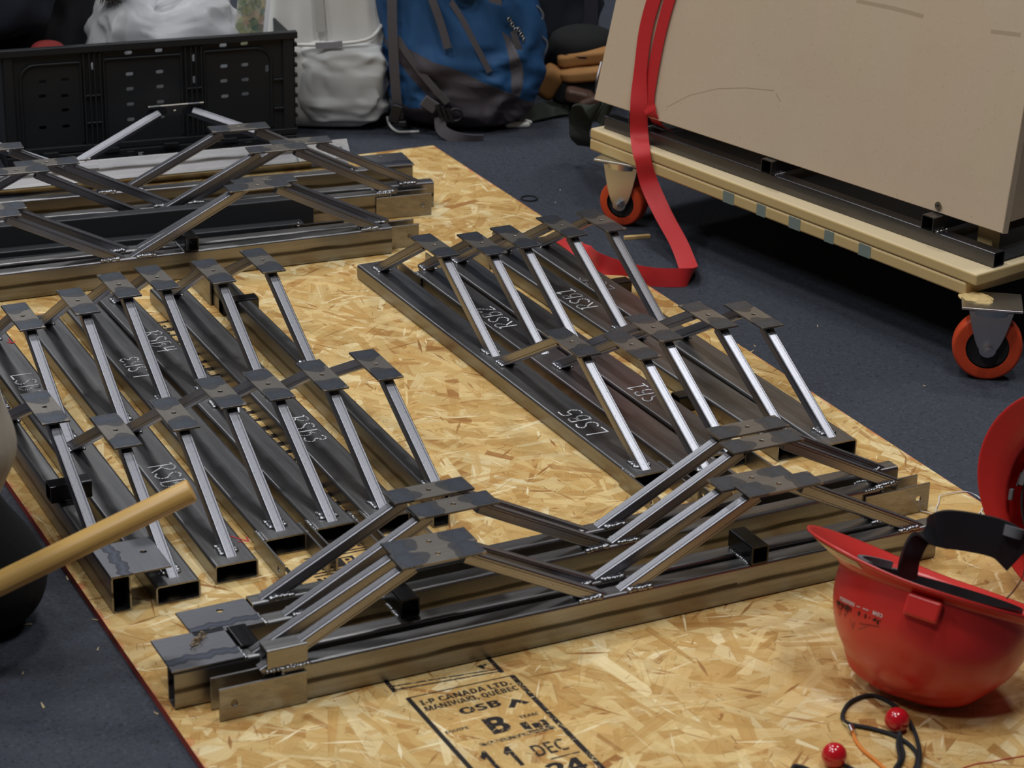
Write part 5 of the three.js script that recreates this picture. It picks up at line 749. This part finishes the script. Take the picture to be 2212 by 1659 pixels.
// ---------------------------------------------------------------- dark bag, tool belt and bits behind
{
  const c = at(1185, 215, FL); c.x += 0.03; c.z -= 0.15;
  const t = thing('navy_bag', 'dark navy fabric bag slumped behind the blue backpack', 'bag', [c.x, FL, c.z], toCam(c.x, c.z));
  part('fabric', blobGeo(0.15, 0.25, 0.1, 0.6, 0.7, (p, u, v) => { const k = 1 + fold(p, 6, 0.12, 7.3, 0.35) + crease(p, 10, 0.08, 3.1); return V(p.x * k * (1.05 - 0.35 * v) + 0.06 * v, p.y + 0.25, p.z * k); }, 110, 80), cloth(0.016, 0.018, 0.028, { roughness: 0.7 }), t);
  { const pts = [V(0.1, 0.45, 0.06), V(0.12, 0.3, 0.085), V(0.13, 0.16, 0.09), V(0.1, 0.08, 0.1)]; part('shoulder_strap', ribbonGeo(pts, pts.map(() => V(1, 0, 0.2)), 0.03, 0.008, 30), cloth(0.03, 0.03, 0.04), t); }
  const b = at(1235, 235, FL), belt = thing('tool_belt', 'tan leather and black tool belt lying behind the fibreboard panel', 'tool belt', [b.x, FL, b.z], toCam(b.x, b.z));
  const tan = std({ color: new THREE.Color(0.36, 0.17, 0.05), roughness: 0.8 }), brown = std({ color: new THREE.Color(0.09, 0.045, 0.03), roughness: 0.55 });
  const pouch = (x, y, z, w, h, d, m, rz) => { const g = blobGeo(w / 2, h / 2, d / 2, 0.5, 0.5, (p) => { const k = 1 + fold(p, 20, 0.1, x * 40); return V(p.x * k, p.y * k, p.z * k); }, 48, 32); g.rotateZ(rz); g.translate(x, y, z); part('pouch', g, m, belt); };
  pouch(0.03, 0.115, -0.02, 0.13, 0.034, 0.08, tan, 0.16); pouch(0.035, 0.085, 0.0, 0.14, 0.03, 0.09, tan, 0.12); pouch(-0.05, 0.06, 0.0, 0.05, 0.07, 0.07, tan, -0.5); pouch(0.02, 0.05, -0.01, 0.14, 0.07, 0.09, cloth(0.01, 0.01, 0.011), 0.1); pouch(0.015, 0.045, 0.055, 0.06, 0.03, 0.05, brown, -0.2); pouch(0.04, 0.03, 0.075, 0.05, 0.04, 0.04, brown, 0.4);
  { const pts = [V(0.06, 0.12, 0.05), V(0.052, 0.09, 0.075), V(0.05, 0.06, 0.08)]; part('metal_hook', cord(pts, 0.002, 20), std({ color: new THREE.Color(0.5, 0.5, 0.52), metalness: 1, roughness: 0.3 }), belt); }
  const gs = [at(1105, 262, FL), at(1150, 246, FL + 0.012), at(1200, 234, FL + 0.014), at(1250, 236, FL + 0.008), at(1290, 252, FL + 0.006)]; solo('green_webbing', ribbonGeo(gs, gs.map(() => V(0.3, 0.25, -0.9)), 0.055, 0.003, 40), cloth(0.03, 0.036, 0.026), 'dark green webbing belt lying on the floor beyond the dolly', 'webbing');
  const lp = [at(1312, 252, 0.14), at(1285, 232, 0.15), at(1262, 240, 0.12), at(1252, 268, 0.08), at(1253, 298, 0.05), at(1268, 315, 0.03)]; solo('green_loop', ribbonGeo(lp, lp.map(() => V(0.35, 0.1, 0.9)), 0.05, 0.004, 40), cloth(0.03, 0.036, 0.028), 'dark green strap loop curling out behind the dolly', 'strap');
  const pen = at(1118, 271, FL + 0.005), pt = thing('white_marker', 'white marker pen lying on the floor beside the blue backpack', 'marker', [pen.x, FL + 0.007, pen.z]); pt.rotation.y = -0.35; { const g = new THREE.CapsuleGeometry(0.007, 0.04, 6, 16); g.rotateZ(Math.PI / 2); part('barrel', g, std({ color: new THREE.Color(0.78, 0.78, 0.72), roughness: 0.4 }), pt); const k = new THREE.CapsuleGeometry(0.0035, 0.012, 4, 10); k.rotateZ(1.2); k.translate(0.022, 0.007, 0); part('clip', k, std({ color: new THREE.Color(0.8, 0.8, 0.76), roughness: 0.4 }), pt); }
  const hp = at(1262, 120, 0.1); const cap = thing('black_sun_hat', 'black rounded sun hat lying on the tool belt', 'hat', [hp.x + 0.01, 0.105, hp.z - 0.03], 0.3); part('crown', blobGeo(0.075, 0.042, 0.07, 0.8, 0.9, (p) => { const k = 1 + fold(p, 12, 0.05, 2); return V(p.x * k, Math.max(-0.01, p.y) + 0.01, p.z * k); }), cloth(0.003, 0.003, 0.0035), cap); { const g = new THREE.CylinderGeometry(0.085, 0.085, 0.004, 40, 1); g.scale(1, 1, 0.8); g.translate(0.01, 0.004, 0.02); part('brim', g, cloth(0.004, 0.004, 0.004), cap); }
}
// ---------------------------------------------------------------- kneeling person at the left edge, holding a wooden handle
function sdfMesh(bones, cell, k) {
  const lo = V(9, 9, 9), hi = V(-9, -9, -9); for (const b of bones) for (const [p, r] of [[b[0], b[2]], [b[1], b[3]]]) { lo.min(p.clone().subScalar(r + 0.02)); hi.max(p.clone().addScalar(r + 0.02)); }
  const c = lo.clone().add(hi).multiplyScalar(0.5), d = hi.clone().sub(lo), half = Math.max(d.x, d.y, d.z) / 2 + cell * 2, n = Math.min(150, Math.ceil(half * 2 / cell));
  const mc = new MarchingCubes(n, new THREE.MeshStandardMaterial(), false, false, 240000); mc.isolation = 0;
  const step = 2 * half / n, P = V(0, 0, 0), pre = bones.map(([a, b, ra, rb]) => ({ a, ab: b.clone().sub(a), l: Math.max(1e-9, b.distanceToSquared(a)), ra, rb }));
  for (let z = 0; z < n; z++) for (let y = 0; y < n; y++) for (let x = 0; x < n; x++) {
    P.set(c.x + (x - n / 2) * step, c.y + (y - n / 2) * step, c.z + (z - n / 2) * step); let s = 1;
    for (const q of pre) { const px = P.x - q.a.x, py = P.y - q.a.y, pz = P.z - q.a.z, t = Math.min(1, Math.max(0, (px * q.ab.x + py * q.ab.y + pz * q.ab.z) / q.l)), dx = px - q.ab.x * t, dy = py - q.ab.y * t, dz = pz - q.ab.z * t, dd = Math.sqrt(dx * dx + dy * dy + dz * dz) - (q.ra + (q.rb - q.ra) * t); const h = Math.max(k - Math.abs(s - dd), 0) / k; s = Math.min(s, dd) - h * h * k * 0.25; }
    mc.field[x + y * n + z * n * n] = -s;
  }
  mc.update();
  const m = mc.count, pos = new Float32Array(mc.positionArray.slice(0, m * 3)), nor = new Float32Array(mc.normalArray.slice(0, m * 3));
  for (let i = 0; i < m; i++) { pos[i * 3] = c.x + pos[i * 3] * half; pos[i * 3 + 1] = c.y + pos[i * 3 + 1] * half; pos[i * 3 + 2] = c.z + pos[i * 3 + 2] * half; }
  let g = new THREE.BufferGeometry(); g.setAttribute('position', new THREE.BufferAttribute(pos, 3)); g = mergeVertices(g, 1e-5); g.computeVertexNormals(); void nor;
  // outward normals: the field grows inward, so test one face against the nearest bone
  const A = g.attributes.position, N = g.attributes.normal; let vote = 0; for (let i = 0; i < A.count; i += 37) { const p = V(A.getX(i), A.getY(i), A.getZ(i)); let best = 9, dir = null; for (const q of pre) { const t = Math.min(1, Math.max(0, p.clone().sub(q.a).dot(q.ab) / q.l)), o = q.a.clone().addScaledVector(q.ab, t), dd = p.distanceTo(o) - (q.ra + (q.rb - q.ra) * t); if (dd < best) { best = dd; dir = p.clone().sub(o); } } vote += Math.sign(dir.dot(V(N.getX(i), N.getY(i), N.getZ(i)))); }
  if (vote < 0) { const ix = g.index.array; for (let i = 0; i < ix.length; i += 3) { const t = ix[i]; ix[i] = ix[i + 1]; ix[i + 1] = t; } g.computeVertexNormals(); }
  g.setAttribute('uv', new THREE.Float32BufferAttribute(new Float32Array(g.attributes.position.count * 2), 2));
  return g;
}
const dowA = atZ(-230, 1374, 1.722), dowB = atZ(416, 1060, 1.80), dowR = 0.0155;
{
  const ax = dowB.clone().sub(dowA), L = ax.length(); ax.normalize();
  const t = thing('wooden_dowel', 'smooth wooden tool handle held out over the left row of trusses', 'handle', dowA.toArray());
  const e3 = CAM.pos.clone().sub(dowA).setY(0).normalize(), e2 = new THREE.Vector3().crossVectors(e3, ax).normalize(); if (e2.y < 0) e2.negate(); const e3b = new THREE.Vector3().crossVectors(ax, e2).normalize();
  t.quaternion.setFromRotationMatrix(new THREE.Matrix4().makeBasis(ax, e2, e3b));
  // round bar with a shallow step planed along it
  const s = new THREE.Shape(), N = 48; for (let i = 0; i <= N; i++) { const a = i / N * Math.PI * 2, dz = Math.sin(a), dy = Math.cos(a); let r = dowR; const q = Math.atan2(dy, dz); if (q < -0.28 && q > -1.6) r *= 0.87; if (q < -0.2 && q > -0.28) r *= 0.93; const X = -r * dz, Y = r * dy; i ? s.lineTo(X, Y) : s.moveTo(X, Y); }
  const g = new THREE.ExtrudeGeometry(s, { depth: L - 0.006, bevelEnabled: true, bevelSize: 0.003, bevelThickness: 0.003, bevelOffset: -0.003, bevelSegments: 3, steps: 1 }); g.translate(0, 0, 0.003); g.rotateY(Math.PI / 2);
  const p = g.attributes.position, u = g.attributes.uv; for (let i = 0; i < p.count; i++) u.setXY(i, p.getX(i) / 0.4, Math.atan2(p.getY(i), p.getZ(i)) / 6.283 + 0.5);
  const sm = smoothAlong(g.index ? g.toNonIndexed() : g);
  const wt = canvasTex(512, 256, (c, w, h) => { seed(19); c.fillStyle = rgb(222, 178, 102); c.fillRect(0, 0, w, h); for (let i = 0; i < 240; i++) { const k = R(-24, 18); c.fillStyle = rgb(222 + k, 178 + k, 102 + k * 0.7, 0.22); c.fillRect(R(-100, w), R(0, h), R(120, 500), R(1, 9)); } });
  part('bar', sm, std({ map: wt, roughness: 0.38, clearcoat: 0.25, clearcoatRoughness: 0.3 }), t);
}
{
  const t = thing('person', 'kneeling person in black trousers and beige jacket holding a wooden handle', 'person', [-0.3, FL, 1.5]);
  const o = V(-0.3, FL, 1.5), B = (a, b, ra, rb) => [V(...a).sub(o), V(...b).sub(o), ra, rb];
  const skin = std({ color: new THREE.Color(0.5, 0.3, 0.21), roughness: 0.6 }), black = cloth(0.006, 0.006, 0.008), beige = cloth(0.5, 0.465, 0.4, { bumpMap: weave, bumpScale: 0.0002 });
  const ax = dowB.clone().sub(dowA).normalize(), hold = atZ(-105, 1314, 1.738), e3 = CAM.pos.clone().sub(hold).setY(0); e3.addScaledVector(ax, -e3.dot(ax)).normalize(); const e2 = new THREE.Vector3().crossVectors(e3, ax).normalize(); if (e2.y < 0) e2.negate();
  const hp = (s, ang, r) => hold.clone().addScaledVector(ax, s).addScaledVector(e2, Math.sin(ang) * r).addScaledVector(e3, Math.cos(ang) * r).sub(o);
  const wrist = V(-0.215, 0.2, 1.725).sub(o), bones = [];
  // head, neck and the whole trunk as one body
  bones.push(B([-0.22, 0.93, 1.47], [-0.19, 1.0, 1.47], 0.05, 0.052), B([-0.17, 1.08, 1.47], [-0.165, 1.14, 1.47], 0.078, 0.088), B([-0.13, 1.04, 1.47], [-0.12, 1.06, 1.47], 0.05, 0.05), B([-0.08, 1.085, 1.47], [-0.066, 1.075, 1.47], 0.009, 0.014), B([-0.175, 1.09, 1.387], [-0.175, 1.11, 1.387], 0.014, 0.016), B([-0.175, 1.09, 1.553], [-0.175, 1.11, 1.553], 0.014, 0.016),
    B([-0.3, 0.5, 1.47], [-0.25, 0.8, 1.47], 0.13, 0.14), B([-0.24, 0.86, 1.3], [-0.24, 0.86, 1.64], 0.06, 0.06), B([-0.34, 0.42, 1.38], [-0.34, 0.42, 1.56], 0.11, 0.11));
  part('body', sdfMesh(bones, 0.013, 0.05), skin, t, 'skin of head and neck');
  const hand = [], pc = hp(-0.002, 1.35, dowR + 0.013); hand.push([wrist, pc.clone().add(V(0, 0.02, 0)), 0.023, 0.02], [hp(-0.034, 1.5, dowR + 0.013), hp(0.034, 1.5, dowR + 0.013), 0.0125, 0.0125], [hp(-0.03, 0.9, dowR + 0.011), hp(0.03, 0.9, dowR + 0.011), 0.011, 0.011]);
  [[-0.032, 0.0078, -0.6], [-0.011, 0.0086, -1.0], [0.011, 0.0088, -1.15], [0.033, 0.0084, -0.9]].forEach(([s, r, end]) => { const an = [0.9, 0.3, -0.3, end - 0.6]; for (let i = 0; i < 3; i++) hand.push([hp(s, an[i], dowR + r), hp(s, an[i + 1], dowR + r * 0.95), r, r * (i === 2 ? 0.82 : 0.95)]); });
  { const an = [1.9, 2.5, 3.1, 3.7]; for (let i = 0; i < 3; i++) hand.push([hp(0.02 + i * 0.006, an[i], dowR + 0.0095), hp(0.026 + i * 0.006, an[i + 1], dowR + 0.009), 0.0102, 0.0088]); }
  part('hand', sdfMesh(hand, 0.003, 0.006), skin, t, 'hand closed around the wooden handle');
  const lh = [[V(-0.12, 0.42, 1.25).sub(o), V(-0.11, 0.36, 1.27).sub(o), 0.022, 0.026]]; for (let i = 0; i < 4; i++) lh.push([V(-0.105, 0.35, 1.255 + i * 0.02).sub(o), V(-0.095, 0.29, 1.252 + i * 0.02).sub(o), 0.0095, 0.0078]); lh.push([V(-0.1, 0.37, 1.29).sub(o), V(-0.09, 0.335, 1.32).sub(o), 0.0105, 0.009]); part('hand', sdfMesh(lh, 0.003, 0.006), skin, t);
  part('trousers', sdfMesh([B([-0.34, 0.44, 1.4], [-0.34, 0.44, 1.54], 0.135, 0.135), B([-0.32, 0.42, 1.56], [-0.126, 0.056, 1.585], 0.1, 0.066), B([-0.126, 0.058, 1.585], [-0.52, 0.045, 1.6], 0.064, 0.05), B([-0.32, 0.42, 1.38], [-0.15, 0.056, 1.33], 0.1, 0.066), B([-0.15, 0.056, 1.33], [-0.54, 0.045, 1.34], 0.064, 0.05)], 0.011, 0.05), black, t, 'black trousers');
  part('jacket', sdfMesh([B([-0.31, 0.48, 1.47], [-0.25, 0.82, 1.47], 0.155, 0.15), B([-0.245, 0.86, 1.31], [-0.245, 0.86, 1.63], 0.072, 0.072), B([-0.24, 0.85, 1.65], [-0.2, 0.53, 1.735], 0.062, 0.054), B([-0.2, 0.53, 1.735], [-0.166, 0.3, 1.73], 0.052, 0.047), B([-0.166, 0.3, 1.73], [-0.19, 0.185, 1.73], 0.047, 0.036), B([-0.24, 0.85, 1.29], [-0.26, 0.55, 1.22], 0.062, 0.05), B([-0.26, 0.55, 1.22], [-0.13, 0.44, 1.245], 0.046, 0.036)], 0.011, 0.03), beige, t, 'beige work jacket');
  part('hair', sdfMesh([B([-0.19, 1.12, 1.47], [-0.17, 1.165, 1.47], 0.09, 0.086), B([-0.22, 1.05, 1.42], [-0.22, 1.05, 1.52], 0.05, 0.05)], 0.008, 0.03), cloth(0.03, 0.02, 0.015), t, 'short dark hair');
  for (const z of [1.438, 1.502]) { const e = new THREE.SphereGeometry(0.0105, 16, 12); const q = V(-0.082, 1.105, z).sub(o); e.translate(q.x, q.y, q.z); part('eye', e, std({ color: new THREE.Color(0.75, 0.74, 0.72), roughness: 0.2 }), t); }
  for (const z of [1.6, 1.34]) part('shoe', sdfMesh([B([-0.56, 0.045, z], [-0.62, 0.06, z], 0.042, 0.04), B([-0.62, 0.06, z], [-0.6, 0.012, z], 0.034, 0.026)], 0.008, 0.02), cloth(0.02, 0.02, 0.022), t, 'dark shoe');
}
renderer.render(scene, camera);
